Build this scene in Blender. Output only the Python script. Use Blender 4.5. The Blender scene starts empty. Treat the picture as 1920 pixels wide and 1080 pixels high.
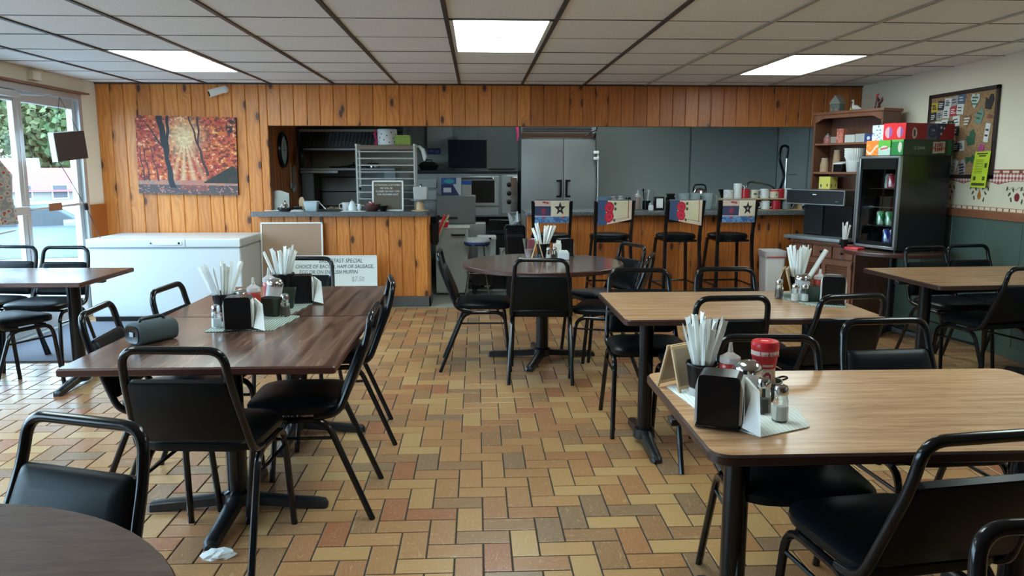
import bpy, bmesh, math, random
import numpy as np
from mathutils import Vector, Matrix
rnd = random.Random(7)
PI = math.pi
scene = bpy.context.scene
COL = scene.collection

# ------------------------------------------------------------------ camera, sky, lights, exposure
CAMH, PITCH, YAW, FOC = 1.364, .1533, .0454, 1444.85
cam_d = bpy.data.cameras.new('camera')
cam = bpy.data.objects.new('camera', cam_d)
COL.objects.link(cam)
cam.location = (0, 0, CAMH)
cam.rotation_euler = (PI / 2 - PITCH, 0, -YAW)
cam_d.sensor_width = 36
cam_d.lens = FOC / 1920 * 36
cam_d.clip_start = .02
cam_d.clip_end = 400
scene.camera = cam

vs = scene.view_settings
scene.display_settings.display_device = 'sRGB'
vs.view_transform = 'Standard'
vs.look = 'None'
vs.exposure = 1.5
vs.gamma = 1
vs.use_curve_mapping = False

world = bpy.data.worlds.new('overcast_sky')
scene.world = world
world.use_nodes = True
wn = world.node_tree
bg = wn.nodes['Background']
SKY = 4.2
tc = wn.nodes.new('ShaderNodeTexCoord')
sp = wn.nodes.new('ShaderNodeSeparateXYZ')
wn.links.new(tc.outputs['Generated'], sp.inputs[0])
cr = wn.nodes.new('ShaderNodeValToRGB')
cr.color_ramp.elements[0].position = 0
cr.color_ramp.elements[0].color = (.58, .80, 1, 1)
cr.color_ramp.elements[1].position = 1
cr.color_ramp.elements[1].color = (.52, .74, 1, 1)
wn.links.new(sp.outputs[2], cr.inputs[0])
wn.links.new(cr.outputs[0], bg.inputs[0])
bg.inputs[1].default_value = SKY


def area(name, loc, rot, sx, sy, power, color, portal=False):
    d = bpy.data.lights.new(name, 'AREA')
    d.shape = 'RECTANGLE'
    d.size, d.size_y = sx, sy
    d.energy = power
    d.color = color
    if portal:
        d.cycles.is_portal = True
    o = bpy.data.objects.new(name, d)
    COL.objects.link(o)
    o.location = loc
    o.rotation_euler = rot
    return o


XL, XR, YF, YB, CEIL = -3.65, 3.87, -2.4, 7.78, 2.183
# portals guide the sky light in through the real window openings
area('window_portal', (XL - .08, 6.45, 1.02), (0, -PI / 2, 0), 2.0, 1.9, 1, (1, 1, 1), True)
area('window_portal', (XL - .08, 2.55, 1.2), (0, -PI / 2, 0), 1.7, 4.8, 1, (1, 1, 1), True)
DAY = (.86, .94, 1)


# ------------------------------------------------------------------ material helpers
class NT:
    def __init__(s, name):
        s.m = bpy.data.materials.new(name)
        s.m.use_nodes = True
        s.t = s.m.node_tree
        s.b = s.t.nodes['Principled BSDF']

    def n(s, typ, **k):
        nd = s.t.nodes.new('ShaderNode' + typ)
        for a, v in k.items():
            if a.startswith('_'):
                setattr(nd, a[1:], v)
        for a, v in k.items():
            if not a.startswith('_'):
                key = int(a[1:]) if a[0] == 'i' and a[1:].isdigit() else a.replace('__', ' ')
                if isinstance(v, bpy.types.NodeSocket):
                    s.t.links.new(v, nd.inputs[key])
                else:
                    nd.inputs[key].default_value = v
        return nd

    def set(s, **k):
        for a, v in k.items():
            key = a.replace('_', ' ')
            if isinstance(v, bpy.types.NodeSocket):
                s.t.links.new(v, s.b.inputs[key])
            else:
                if key == 'Base Color' and len(v) == 3:
                    v = (*v, 1)
                s.b.inputs[key].default_value = v

    def math(s, op, a, b=0., c=0.):
        return s.n('Math', _operation=op, i0=a, i1=b, i2=c).outputs[0]

    def mix(s, f, a, b, mode='MIX'):
        nd = s.t.nodes.new('ShaderNodeMix')
        nd.data_type = 'RGBA'
        nd.blend_type = mode
        for i, v in ((0, f), (6, a), (7, b)):
            if isinstance(v, bpy.types.NodeSocket):
                s.t.links.new(v, nd.inputs[i])
            else:
                nd.inputs[i].default_value = (*v, 1) if isinstance(v, tuple) and len(v) == 3 else v
        return nd.outputs[2]

    def ramp(s, f, stops, interp='LINEAR'):
        nd = s.t.nodes.new('ShaderNodeValToRGB')
        nd.color_ramp.interpolation = interp
        e = nd.color_ramp.elements
        while len(e) < len(stops):
            e.new(.5)
        for q, (p, c) in zip(e, stops):
            q.position = p
            q.color = (*c, 1) if len(c) == 3 else c
        s.t.links.new(f, nd.inputs[0])
        return nd.outputs[0]

    def bump(s, h, st=.3, d=.01):
        nd = s.n('Bump', Strength=st, Distance=d, Height=h)
        s.t.links.new(nd.outputs[0], s.b.inputs['Normal'])

    def obj(s):
        return s.n('TexCoord').outputs['Object']

    def vmul(s, v, f):
        return s.n('VectorMath', _operation='MULTIPLY', i0=v, i1=f).outputs[0]

    def vadd(s, v, f):
        return s.n('VectorMath', _operation='ADD', i0=v, i1=f).outputs[0]


def plain(name, col, rough=.5, metal=0., spec=None, noise=0., nscale=30, bump=0., coat=0., **k):
    q = NT(name)
    q.set(Base_Color=col, Roughness=rough, Metallic=metal)
    if spec is not None:
        q.b.inputs['Specular IOR Level'].default_value = spec
    if noise or bump:
        t = q.n('TexNoise', Vector=q.obj(), Scale=float(nscale), Detail=4.)
        if noise:
            q.set(Base_Color=q.mix(t.outputs[0], tuple(c * (1 - noise) for c in col), tuple(min(1, c * (1 + noise)) for c in col)))
        if bump:
            q.bump(t.outputs[0], bump, .003)
    if coat:
        q.b.inputs['Coat Weight'].default_value = coat
        q.b.inputs['Coat Roughness'].default_value = .08
    for a, v in k.items():
        q.b.inputs[a.replace('_', ' ')].default_value = v
    return q.m


def emis(name, col, st):
    q = NT(name)
    q.set(Base_Color=(.8, .8, .8), Emission_Color=(*col, 1), Emission_Strength=st)
    return q.m


def pine(name, tone=(1, 1, 1)):
    """knotty pine board: uv = metres on the board, tint = random per board"""
    q = NT(name)
    uv = q.n('UVMap').outputs[0]
    tint = q.n('Attribute', _attribute_name='tint').outputs['Fac']
    off = q.n('CombineXYZ', X=q.math('MULTIPLY', tint, 37.), Y=q.math('MULTIPLY', tint, 91.)).outputs[0]
    p = q.vadd(uv, off)
    warp = q.n('TexNoise', Vector=q.vmul(p, (9, 2.2, 1)), Scale=1., Detail=2.).outputs[0]
    # knots
    vo = q.n('TexVoronoi', _voronoi_dimensions='2D', Vector=q.vmul(p, (8, 3.6, 1)), Scale=1., Randomness=1.)
    kd = vo.outputs['Distance']
    keep = q.math('GREATER_THAN', q.n('SeparateColor', i0=vo.outputs['Color']).outputs[0], .66)
    knot = q.math('MULTIPLY', q.ramp(kd, [(.10, (1, 1, 1)), (.17, (0, 0, 0))]), keep)
    halo = q.math('MULTIPLY', q.ramp(kd, [(.12, (1, 1, 1)), (.42, (0, 0, 0))]), keep)
    gx = q.n('SeparateXYZ', i0=uv)
    ph = q.math('ADD', q.math('MULTIPLY', gx.outputs[0], 150.), q.math('ADD', q.math('MULTIPLY', warp, 22.), q.math('MULTIPLY', halo, 9.)))
    ring = q.math('MULTIPLY_ADD', q.math('SINE', ph), .5, .5)
    fine = q.n('TexNoise', Vector=q.vmul(p, (260, 8, 1)), Scale=1., Detail=3.).outputs[0]
    T = tone
    c = q.ramp(q.math('ADD', q.math('MULTIPLY', ring, .35), q.math('MULTIPLY', fine, .65)),
               [(.2, (.56 * T[0], .185 * T[1], .034 * T[2])), (.55, (.71 * T[0], .255 * T[1], .050 * T[2])), (.9, (.82 * T[0], .335 * T[1], .075 * T[2]))])
    c = q.mix(q.math('MULTIPLY_ADD', tint, .40, .0), c, (.30 * T[0], .085 * T[1], .017 * T[2]))
    c = q.mix(q.math('MULTIPLY', halo, .45), c, (.25, .07, .02))
    c = q.mix(q.math('MULTIPLY', knot, .9), c, (.045, .014, .008))
    q.set(Base_Color=c, Roughness=.38)
    q.bump(fine, .12, .002)
    return q.m


def laminate(name, dark, light, sx=3., sy=40., rough=.3, coat=0., k=.18):
    q = NT(name)
    o = q.obj()
    a = q.n('TexNoise', Vector=q.vmul(o, (sx, sy, 4)), Scale=1., Detail=5., Roughness=.6, Distortion=.6).outputs[0]
    b = q.n('TexNoise', Vector=q.vmul(o, (sx * 6, sy * 5, 4)), Scale=1., Detail=3.).outputs[0]
    f = q.math('ADD', q.math('MULTIPLY', a, .7), q.math('MULTIPLY', b, .3))
    q.set(Base_Color=q.ramp(f, [(.5 - k, dark), (.5 + k, light)]), Roughness=rough)
    if coat:
        q.b.inputs['Coat Weight'].default_value = coat
        q.b.inputs['Coat Roughness'].default_value = .1
    return q.m


M = {}
M['pine'] = pine('knotty_pine')
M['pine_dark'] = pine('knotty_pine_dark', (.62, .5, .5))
M['pine_shaded'] = pine('knotty_pine_shaded', (.72, .62, .62))  # same pine, redder and darker: daylight fading to the right put into its colour
M['vinyl'] = plain('black_vinyl', (.006, .008, .010), .34, spec=.14, bump=.08, nscale=400)
M['tube'] = plain('black_enamel', (.006, .007, .009), .16, spec=.38)
M['backcloth'] = plain('black_back', (.009, .01, .013), .6, spec=.3)
M['cast'] = plain('black_cast_iron', (.012, .013, .015), .32, bump=.15, nscale=60)
M['walnut'] = laminate('walnut_laminate', (.040, .017, .013), (.20, .105, .075), 40., 3., .24)
M['walnut_x'] = laminate('walnut_laminate_cross', (.035, .015, .012), (.21, .12, .088), 17., 1.3, .22, k=.10)
M['walnut_edge'] = plain('walnut_edge', (.075, .026, .018), .35, noise=.3)
M['brown_round'] = laminate('brown_laminate', (.075, .045, .035), (.14, .088, .068), 4., 30., .16)
M['oak'] = laminate('oak_laminate', (.36, .19, .095), (.64, .385, .215), 3., 45., .27, k=.15)
M['oak_edge'] = plain('brown_vinyl_edge', (.045, .022, .018), .3)
M['white_enamel'] = plain('white_enamel', (.64, .70, .74), .3, spec=.5)
M['white_plastic'] = plain('white_plastic', (.78, .79, .78), .4)
M['paper'] = plain('white_paper', (.82, .84, .82), .8, noise=.05)
M['black_plastic'] = plain('black_plastic', (.007, .007, .008), .25, spec=.3)
M['chrome'] = plain('chrome', (.55, .56, .56), .15, 1.)
M['steel'] = plain('brushed_steel', (.36, .39, .40), .42, .9, bump=.04, nscale=200)
M['steel_d'] = plain('dull_steel', (.28, .31, .32), .45, .7)
M['dark_metal'] = plain('dark_metal', (.03, .033, .036), .35, .6)
M['glass'] = plain('clear_glass', (.95, .98, .97), .03, Transmission_Weight=1., IOR=1.45)
M['red_plastic'] = plain('red_plastic', (.62, .02, .03), .3)
M['ketchup'] = plain('ketchup_red', (.42, .045, .035), .2)
M['clear_plastic'] = plain('translucent_plastic', (.85, .85, .84), .25, Transmission_Weight=.5, IOR=1.3)
M['sugar'] = plain('white_sugar', (.85, .85, .82), .9, noise=.05, nscale=300)
M['salt'] = plain('salt', (.82, .82, .8), .9)
M['pepper'] = plain('ground_pepper', (.12, .10, .08), .9, noise=.6, nscale=500)
M['green_plastic'] = plain('dark_green_plastic', (.025, .04, .028), .4)
M['bare_wood'] = plain('bare_wood', (.60, .42, .24), .55, noise=.15)
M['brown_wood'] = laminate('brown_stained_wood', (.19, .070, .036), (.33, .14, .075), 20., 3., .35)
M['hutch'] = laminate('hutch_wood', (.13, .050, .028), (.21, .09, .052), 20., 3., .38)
M['counter'] = None
M['cream'] = plain('cream_paint', (.86, .78, .62), .7, noise=.03, nscale=3)
M['green_wall'] = plain('dark_green_paint', (.075, .115, .092), .5, noise=.08, nscale=5)
M['grey_panel'] = plain('grey_wall_panel', (.36, .40, .385), .45, noise=.04, nscale=2)
M['grey_wall'] = plain('grey_kitchen_wall', (.21, .245, .24), .5, noise=.04, nscale=2)
M['base_grey'] = plain('grey_vinyl_base', (.09, .085, .08), .5)
M['alu'] = plain('aluminium_frame', (.55, .57, .58), .4, .6)
M['kfloor'] = plain('kitchen_lino', (.40, .41, .36), .25, noise=.08, nscale=6)
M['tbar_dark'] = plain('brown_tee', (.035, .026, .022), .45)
M['tee_brown'] = plain('taupe_tee', (.13, .11, .10), .6)
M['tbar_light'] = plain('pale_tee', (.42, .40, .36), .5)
M['grout'] = plain('dark_grout', (.045, .040, .036), .85, noise=.3, nscale=80)


def speckle_counter():
    q = NT('speckled_grey_counter')
    t = q.n('TexNoise', Vector=q.obj(), Scale=160., Detail=3.).outputs[0]
    q.set(Base_Color=q.ramp(t, [(.38, (.03, .035, .04)), (.52, (.10, .11, .12)), (.64, (.26, .28, .29))]), Roughness=.3)
    return q.m


M['counter'] = speckle_counter()


def ceiling_tile_mat():
    q = NT('fissured_ceiling_tile')
    o = q.obj()
    t = q.n('TexNoise', Vector=o, Scale=75., Detail=4., Roughness=.7).outputs[0]
    r = q.n('ObjectInfo').outputs['Random']
    c = q.ramp(t, [(.28, (.62, .60, .57)), (.42, (.84, .85, .86)), (.8, (.89, .90, .91))])
    c = q.mix(q.math('MULTIPLY', r, .12), c, (.75, .72, .68))
    q.set(Base_Color=c, Roughness=.9)
    q.bump(t, .5, .004)
    return q.m


M['ctile'] = ceiling_tile_mat()


def floor_tile_mat():
    q = NT('wood_print_floor_tile')
    uv = q.n('UVMap').outputs[0]
    tint = q.n('Attribute', _attribute_name='tint').outputs['Fac']
    r = q.math('FRACT', q.math('ADD', tint, q.n('ObjectInfo').outputs['Random']))
    off = q.n('CombineXYZ', X=q.math('MULTIPLY', r, 53.), Y=q.math('MULTIPLY', r, 31.)).outputs[0]
    p = q.vadd(uv, off)
    base = q.ramp(r, [(0, (.47, .245, .10)), (.16, (.39, .178, .078)), (.30, (.50, .285, .115)), (.46, (.32, .17, .082)), (.6, (.54, .335, .145)),
                      (.72, (.42, .208, .086)), (.88, (.26, .162, .095)), (.95, (.36, .13, .06))], 'CONSTANT')
    w = q.n('TexNoise', Vector=q.vmul(p, (7, 40, 1)), Scale=1., Detail=1., Distortion=.7).outputs[0]
    line = q.math('ABSOLUTE', q.math('SINE', q.math('MULTIPLY', w, 24.)))
    f = q.n('TexNoise', Vector=q.vmul(p, (25, 260, 1)), Scale=1., Detail=3.).outputs[0]
    c = q.mix(q.ramp(line, [(0, (.75, .75, .75)), (.28, (0, 0, 0))]), base, (.60, .42, .24))
    c = q.mix(q.math('MULTIPLY', f, .35), c, (.20, .11, .05))
    q.set(Base_Color=c, Roughness=q.math('MULTIPLY_ADD', f, .15, .24))
    q.bump(f, .08, .001)
    return q.m


M['ftile'] = floor_tile_mat()


def print_mat():
    q = NT('colour_print')
    q.set(Base_Color=q.n('Attribute', _attribute_name='print').outputs['Color'], Roughness=.55)
    return q.m


M['print'] = print_mat()
M['print_cloth'] = print_mat()
M['print_cloth'].node_tree.nodes['Principled BSDF'].inputs['Roughness'].default_value = .95


# ------------------------------------------------------------------ mesh helpers
def rounded(poly, r, n=5):
    """round the corners of a closed 2-d polygon"""
    out = []
    k = len(poly)
    for i in range(k):
        p0, p1, p2 = Vector(poly[i - 1]), Vector(poly[i]), Vector(poly[(i + 1) % k])
        rr = r[i] if isinstance(r, (list, tuple)) else r
        a, b = (p0 - p1), (p2 - p1)
        d = min(rr, a.length * .49, b.length * .49)
        A, B = p1 + a.normalized() * d, p1 + b.normalized() * d
        if d < 1e-5:
            out.append(tuple(p1))
            continue
        for j in range(n + 1):
            t = j / n
            q = A * (1 - t) ** 2 + p1 * 2 * t * (1 - t) + B * t * t
            out.append(tuple(q))
    return out


def rrect(w, h, r, n=5, cx=0, cy=0):
    return rounded([(cx - w / 2, cy - h / 2), (cx + w / 2, cy - h / 2), (cx + w / 2, cy + h / 2), (cx - w / 2, cy + h / 2)], r, n)


def circle(r, n=24, cx=0, cy=0):
    return [(cx + r * math.cos(2 * PI * i / n), cy + r * math.sin(2 * PI * i / n)) for i in range(n)]


def fillet(pts, r, n=6):
    pts = [Vector(p) for p in pts]
    out = [pts[0]]
    for i in range(1, len(pts) - 1):
        p0, p1, p2 = pts[i - 1], pts[i], pts[i + 1]
        a, b = p0 - p1, p2 - p1
        rr = r[i - 1] if isinstance(r, (list, tuple)) else r
        d = min(rr, a.length * .49, b.length * .49)
        A, B = p1 + a.normalized() * d, p1 + b.normalized() * d
        for j in range(n + 1):
            t = j / n
            out.append(A * (1 - t) ** 2 + p1 * 2 * t * (1 - t) + B * t * t)
    out.append(pts[-1])
    return out


class MB:
    def __init__(s):
        s.bm = bmesh.new()
        s.M = Matrix.Identity(4)

    def at(s, x=0, y=0, z=0, rz=0, rx=0, ry=0):
        s.M = Matrix.Translation((x, y, z)) @ Matrix.Rotation(rz, 4, 'Z') @ Matrix.Rotation(ry, 4, 'Y') @ Matrix.Rotation(rx, 4, 'X')
        return s

    def v(s, p):
        return s.bm.verts.new(s.M @ Vector(p))

    def box(s, x0, x1, y0, y1, z0, z1, bev=0, seg=2):
        vs_ = [s.v((x, y, z)) for x in (x0, x1) for y in (y0, y1) for z in (z0, z1)]
        f = []
        for q in ((0, 1, 3, 2), (4, 6, 7, 5), (0, 4, 5, 1), (2, 3, 7, 6), (0, 2, 6, 4), (1, 5, 7, 3)):
            f.append(s.bm.faces.new([vs_[i] for i in q]))
        if bev:
            es = list({e for x in f for e in x.edges})
            bmesh.ops.bevel(s.bm, geom=es, offset=bev, segments=seg, affect='EDGES', profile=.7, clamp_overlap=True)
        return s

    def cbox(s, c, d, bev=0, seg=2):
        return s.box(c[0] - d[0] / 2, c[0] + d[0] / 2, c[1] - d[1] / 2, c[1] + d[1] / 2, c[2] - d[2] / 2, c[2] + d[2] / 2, bev, seg)

    def rings(s, rings, cap0=True, cap1=True):
        R = [[s.v(p) for p in r] for r in rings]
        n = len(R[0])
        for a, b in zip(R, R[1:]):
            for i in range(n):
                j = (i + 1) % n
                s.bm.faces.new((a[i], a[j], b[j], b[i]))
        if cap0:
            s.bm.faces.new(list(reversed(R[0])))
        if cap1:
            s.bm.faces.new(R[-1])
        return s

    def prism(s, poly, z0, z1, bev=0):
        if bev:
            return s.slab(poly, [(bev, z0), (0, z0 + bev), (0, z1 - bev), (bev * .3, z1 - bev * .3), (bev, z1)])
        return s.rings([[(x, y, z0) for x, y in poly], [(x, y, z1) for x, y in poly]])

    def slab(s, poly, layers):
        """layers: (inset, z); inset moves the outline towards its centre by a length"""
        cx = sum(p[0] for p in poly) / len(poly)
        cy = sum(p[1] for p in poly) / len(poly)
        hx = max(abs(p[0] - cx) for p in poly)
        hy = max(abs(p[1] - cy) for p in poly)
        return s.rings([[(cx + (x - cx) * (1 - i / hx), cy + (y - cy) * (1 - i / hy), z) for x, y in poly] for i, z in layers])

    def lathe(s, prof, n=20, cx=0, cy=0, cap0=True, cap1=True):
        return s.rings([[(cx + r * math.cos(2 * PI * i / n), cy + r * math.sin(2 * PI * i / n), z) for i in range(n)] for r, z in prof], cap0, cap1)

    def tube(s, pts, r, n=8, sq=False, caps=True, closed=False):
        pts = [Vector(p) for p in pts]
        if closed:
            pts = pts + [pts[0]]
        k = len(pts)
        T = [(pts[min(i + 1, k - 1)] - pts[max(i - 1, 0)]).normalized() for i in range(k)]
        up = Vector((0, 0, 1)) if abs(T[0].z) < .9 else Vector((0, 1, 0))
        N = (up - T[0] * up.dot(T[0])).normalized()
        rings = []
        for i in range(k):
            N = (N - T[i] * N.dot(T[i])).normalized()
            B = T[i].cross(N)
            rr = r[i] if isinstance(r, (list, tuple)) else r
            rings.append([tuple(pts[i] + (N * math.cos(2 * PI * (j + .5) / n) + B * math.sin(2 * PI * (j + .5) / n)) * rr) for j in range(n)])
        return s.rings(rings, caps, caps)

    def quad(s, *p):
        s.bm.faces.new([s.v(q) for q in p])
        return s

    def build(s, name, mat, parent=None, smooth=True, loc=None, rot=None, uv=None, tint=None):
        bm = s.bm
        bmesh.ops.recalc_face_normals(bm, faces=bm.faces)
        me = bpy.data.meshes.new(name)
        if smooth:
            for f in bm.faces:
                f.smooth = True
            for e in bm.edges:
                if len(e.link_faces) == 2 and e.calc_face_angle(0) > .65:
                    e.smooth = False
        bm.to_mesh(me)
        bm.free()
        me.materials.append(mat)
        return link(name, me, parent, loc, rot)


def link(name, me, parent=None, loc=None, rot=None):
    o = bpy.data.objects.new(name, me)
    COL.objects.link(o)
    if parent is not None:
        o.parent = parent
    if loc is not None:
        o.location = loc
    if rot is not None:
        o.rotation_euler = rot if isinstance(rot, (tuple, list)) else (0, 0, rot)
    return o


def tag(o, label=None, cat=None, group=None, kind=None):
    if label:
        o['label'] = label
    if cat:
        o['category'] = cat
    if group:
        o['group'] = group
    if kind:
        o['kind'] = kind
    return o


def thing(name, label, cat, loc=(0, 0, 0), rz=0, group=None):
    o = bpy.data.objects.new(name, None)
    o.empty_display_size = .05
    COL.objects.link(o)
    o.location = loc
    o.rotation_euler = (0, 0, rz)
    return tag(o, label, cat, group)


def copy_tree(o, parent=None):
    c = o.copy()
    COL.objects.link(c)
    if parent is not None:
        c.parent = parent
    for ch in [x for x in o.children]:
        copy_tree(ch, c)
    return c


def place(proto, flag, loc, rz, label, group=None, name=None):
    """first use moves the prototype itself, later uses copy it"""
    if flag.get(proto.name):
        o = copy_tree(proto)
    else:
        o = proto
        flag[proto.name] = 1
    o.location = loc
    o.rotation_euler = (0, 0, rz)
    o['label'] = label
    if group:
        o['group'] = group
    return o


used = {}


def lerp(a, b, t):
    return a + (b - a) * t


# value noise for printed pictures
_ng = np.random.RandomState(3).rand(64, 64)


def vnoise(x, y):
    xi, yi = math.floor(x), math.floor(y)
    fx, fy = x - xi, y - yi
    fx, fy = fx * fx * (3 - 2 * fx), fy * fy * (3 - 2 * fy)
    g = lambda a, b: _ng[a % 64, b % 64]
    return lerp(lerp(g(xi, yi), g(xi + 1, yi), fx), lerp(g(xi, yi + 1), g(xi + 1, yi + 1), fx), fy)


def fbm(x, y, o=4):
    s, a = 0, .5
    for i in range(o):
        s += a * vnoise(x, y)
        x, y, a = x * 2 + 7.3, y * 2 + 3.1, a * .5
    return s / .9375


def srgb(r, g, b):
    f = lambda c: ((c / 255 + .055) / 1.055) ** 2.4 if c > 10 else c / 255 / 12.92
    return (f(r), f(g), f(b))


def print_panel(name, nx, ny, fn, pos, parent=None, mat=None, loc=None, rot=None):
    """a thin sheet of nx x ny cells; fn(u,v)->linear rgb; pos(u,v)->xyz"""
    me = bpy.data.meshes.new(name)
    vs_ = [pos(i / nx, j / ny) for j in range(ny + 1) for i in range(nx + 1)]
    fs = [(j * (nx + 1) + i, j * (nx + 1) + i + 1, (j + 1) * (nx + 1) + i + 1, (j + 1) * (nx + 1) + i) for j in range(ny) for i in range(nx)]
    me.from_pydata(vs_, [], fs)
    at = me.color_attributes.new('print', 'FLOAT_COLOR', 'CORNER')
    cols = np.empty((len(fs), 4, 4), dtype=np.float32)
    k = 0
    for j in range(ny):
        for i in range(nx):
            c = fn((i + .5) / nx, (j + .5) / ny)
            cols[k, :, :3] = c
            cols[k, :, 3] = 1
            k += 1
    at.data.foreach_set('color', cols.ravel())
    me.materials.append(mat or M['print'])
    return link(name, me, parent, loc, rot)


def text_mesh(name, body, size, mat, parent, loc, rot, align='CENTER', extrude=.0006, spacing=1.0, shear=0, sx=1.):
    cu = bpy.data.curves.new(name, 'FONT')
    cu.body = body
    cu.size = size
    cu.align_x = align
    cu.extrude = extrude
    cu.shear = shear
    cu.space_character = spacing
    cu.resolution_u = 2
    tmp = bpy.data.objects.new('tmp', cu)
    COL.objects.link(tmp)
    dg = bpy.context.evaluated_depsgraph_get()
    me = bpy.data.meshes.new_from_object(tmp.evaluated_get(dg))
    bpy.data.objects.remove(tmp)
    bpy.data.curves.remove(cu)
    me.materials.clear()
    me.materials.append(mat)
    o = link(name, me, parent, loc, rot)
    o.scale = (sx, 1, 1)
    return o


def struct(o):
    o['kind'] = 'structure'
    return o


def empty_struct(name, loc=(0, 0, 0)):
    o = bpy.data.objects.new(name, None)
    COL.objects.link(o)
    o.location = loc
    return struct(o)


# ================================================================== THE ROOM
# ---- floor: grout slab with herringbone tiles laid proud of it
U = .1016
OX, OY = .0148, 2.869
floor = struct(MB().box(XL, XR, YF, 7.62, -.06, -.004).build('floor', M['grout'], smooth=False))


def tile_mesh(name, items, tints=None):
    """items: (x0,y0,w,d) ; joined bevelled tiles with uv along the long side"""
    V, F, UVs, TT = [], [], [], []
    g, b = .0032, .0022
    for n_, (x0, y0, w, d) in enumerate(items):
        k = len(V)
        a0, a1, c0, c1 = x0 + g, x0 + w - g, y0 + g, y0 + d - g
        V += [(a0, c0, -.005), (a1, c0, -.005), (a1, c1, -.005), (a0, c1, -.005)]
        V += [(a0, c0, -.0012), (a1, c0, -.0012), (a1, c1, -.0012), (a0, c1, -.0012)]
        V += [(a0 + b, c0 + b, 0), (a1 - b, c0 + b, 0), (a1 - b, c1 - b, 0), (a0 + b, c1 - b, 0)]
        fs = [(8, 9, 10, 11)]
        for i in range(4):
            j = (i + 1) % 4
            fs += [(i, j, j + 4, i + 4), (i + 4, j + 4, j + 8, i + 8)]
        for f in fs:
            F.append(tuple(k + i for i in f))
            for i in f:
                x, y, _ = V[k + i]
                UVs.append((x - x0, y - y0) if w > d else (y - y0, x - x0))
                TT.append(tints[n_] if tints else 0.)
    me = bpy.data.meshes.new(name)
    me.from_pydata(V, [], F)
    uvl = me.uv_layers.new(name='UVMap')
    uvl.data.foreach_set('uv', np.array(UVs, dtype=np.float32).ravel())
    at = me.attributes.new('tint', 'FLOAT', 'CORNER')
    at.data.foreach_set('value', np.array(TT, dtype=np.float32))
    me.materials.append(M['ftile'])
    return me


fw = Vector((math.sin(YAW) * math.cos(PITCH), math.cos(YAW) * math.cos(PITCH), -math.sin(PITCH)))
rt = Vector((math.cos(YAW), -math.sin(YAW), 0))
upv = rt.cross(fw)
tiles = []
for i in range(int((XL - OX) / U) - 1, int((XR - OX) / U) + 1):
    for j in range(int((YF - OY) / U) - 1, int((7.62 - OY) / U) + 2):
        k = (i - j + 2) % 4
        x0, y0 = OX + i * U, OY + j * U
        if k == 2:
            t = (x0, y0, U, 2 * U)
        elif k == 3:
            t = (x0, y0, 2 * U, U)
        else:
            continue
        x1, y1 = min(t[0] + t[2], XR), min(t[1] + t[3], 7.6)
        x0, y0 = max(t[0], XL), max(t[1], YF)
        if x1 - x0 < .02 or y1 - y0 < .02:
            continue
        tiles.append((x0, y0, x1 - x0, y1 - y0))


def frustum_rank(t):
    c = Vector((t[0] + t[2] / 2, t[1] + t[3] / 2, 0)) - Vector((0, 0, CAMH))
    z = c.dot(fw)
    if z < .5:
        return 99
    px, py = c.dot(rt) / z * FOC, c.dot(upv) / z * FOC
    if abs(px) > 955 or abs(py) > 535:
        return 99
    if t[0] > .55 and t[1] < 2.5 or t[0] < -.45 and t[1] < 1.9:
        return 50 + z
    return z


tiles.sort(key=frustum_rank)
near = [t for t in tiles[:300]]
far_t = tiles[300:]
me_h = tile_mesh('floor_tile', [(-U, -U / 2, 2 * U, U)])
me_v = tile_mesh('floor_tile', [(-U / 2, -U, U, 2 * U)])
for t in near:
    full = abs(t[2] * t[3] - 2 * U * U) < 1e-5
    if not full:
        far_t.append(t)
        continue
    o = link('floor_tile', me_h if t[2] > t[3] else me_v, floor, (t[0] + t[2] / 2, t[1] + t[3] / 2, 0))
o = link('floor_tiles', tile_mesh('floor_tiles', far_t, [rnd.random() for _ in far_t]), floor)
o['kind'] = 'stuff'

# ---- ceiling: grid of tees with lay-in tiles
S = .6096
CX0, CY0 = -1.9896, 4.4504
ceiling = struct(MB().box(XL - .1, XR + .1, YF - .1, 10.2, CEIL + .06, CEIL + .12).build('ceiling', M['grout'], smooth=False))
lights = {(3, 0), (3, 1), (-1, 2), (-1, 3), (7, 2), (7, 3)}
for jj in (-4, -3):
    lights |= {(-1, jj), (3, jj), (7, jj)}
tcache = {}


def ctile(x0, x1, y0, y1):
    key = (round(x1 - x0, 3), round(y1 - y0, 3))
    if key not in tcache:
        w, d = key
        mb = MB().box(-w / 2, w / 2, -d / 2, d / 2, -.002, .014, .003, 1)
        o = mb.build('ceiling_tile', M['ctile'], ceiling, smooth=False)
        tcache[key] = o.data
    else:
        o = link('ceiling_tile', tcache[key], ceiling)
    o.location = ((x0 + x1) / 2, (y0 + y1) / 2, CEIL + .004 + rnd.uniform(-.001, .0015))
    o.rotation_euler = (rnd.uniform(-.002, .002), rnd.uniform(-.002, .002), 0)


for i in range(-4, 11):
    for j in range(-12, 6):
        if (i, j) in lights:
            continue
        x0, x1 = max(CX0 + i * S, XL), min(CX0 + (i + 1) * S, XR)
        y0, y1 = max(CY0 + j * S, YF), min(CY0 + (j + 1) * S, YB)
        if x1 - x0 < .05 or y1 - y0 < .03:
            continue
        ctile(x0 + .010, x1 - .010, y0 + .0035, y1 - .0035)
for i in range(-3, 11):
    x = CX0 + i * S
    if x > XR or x < XL:
        continue
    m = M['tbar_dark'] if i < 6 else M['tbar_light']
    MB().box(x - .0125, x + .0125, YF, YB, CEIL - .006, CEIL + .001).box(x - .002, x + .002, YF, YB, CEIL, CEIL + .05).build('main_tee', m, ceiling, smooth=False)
for j in range(-11, 6):
    y = CY0 + j * S
    if YF < y < YB:
        MB().box(XL, XR, y - .003, y + .003, CEIL - .0005, CEIL + .03).build('cross_tee', M['tee_brown'], ceiling, smooth=False)


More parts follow.
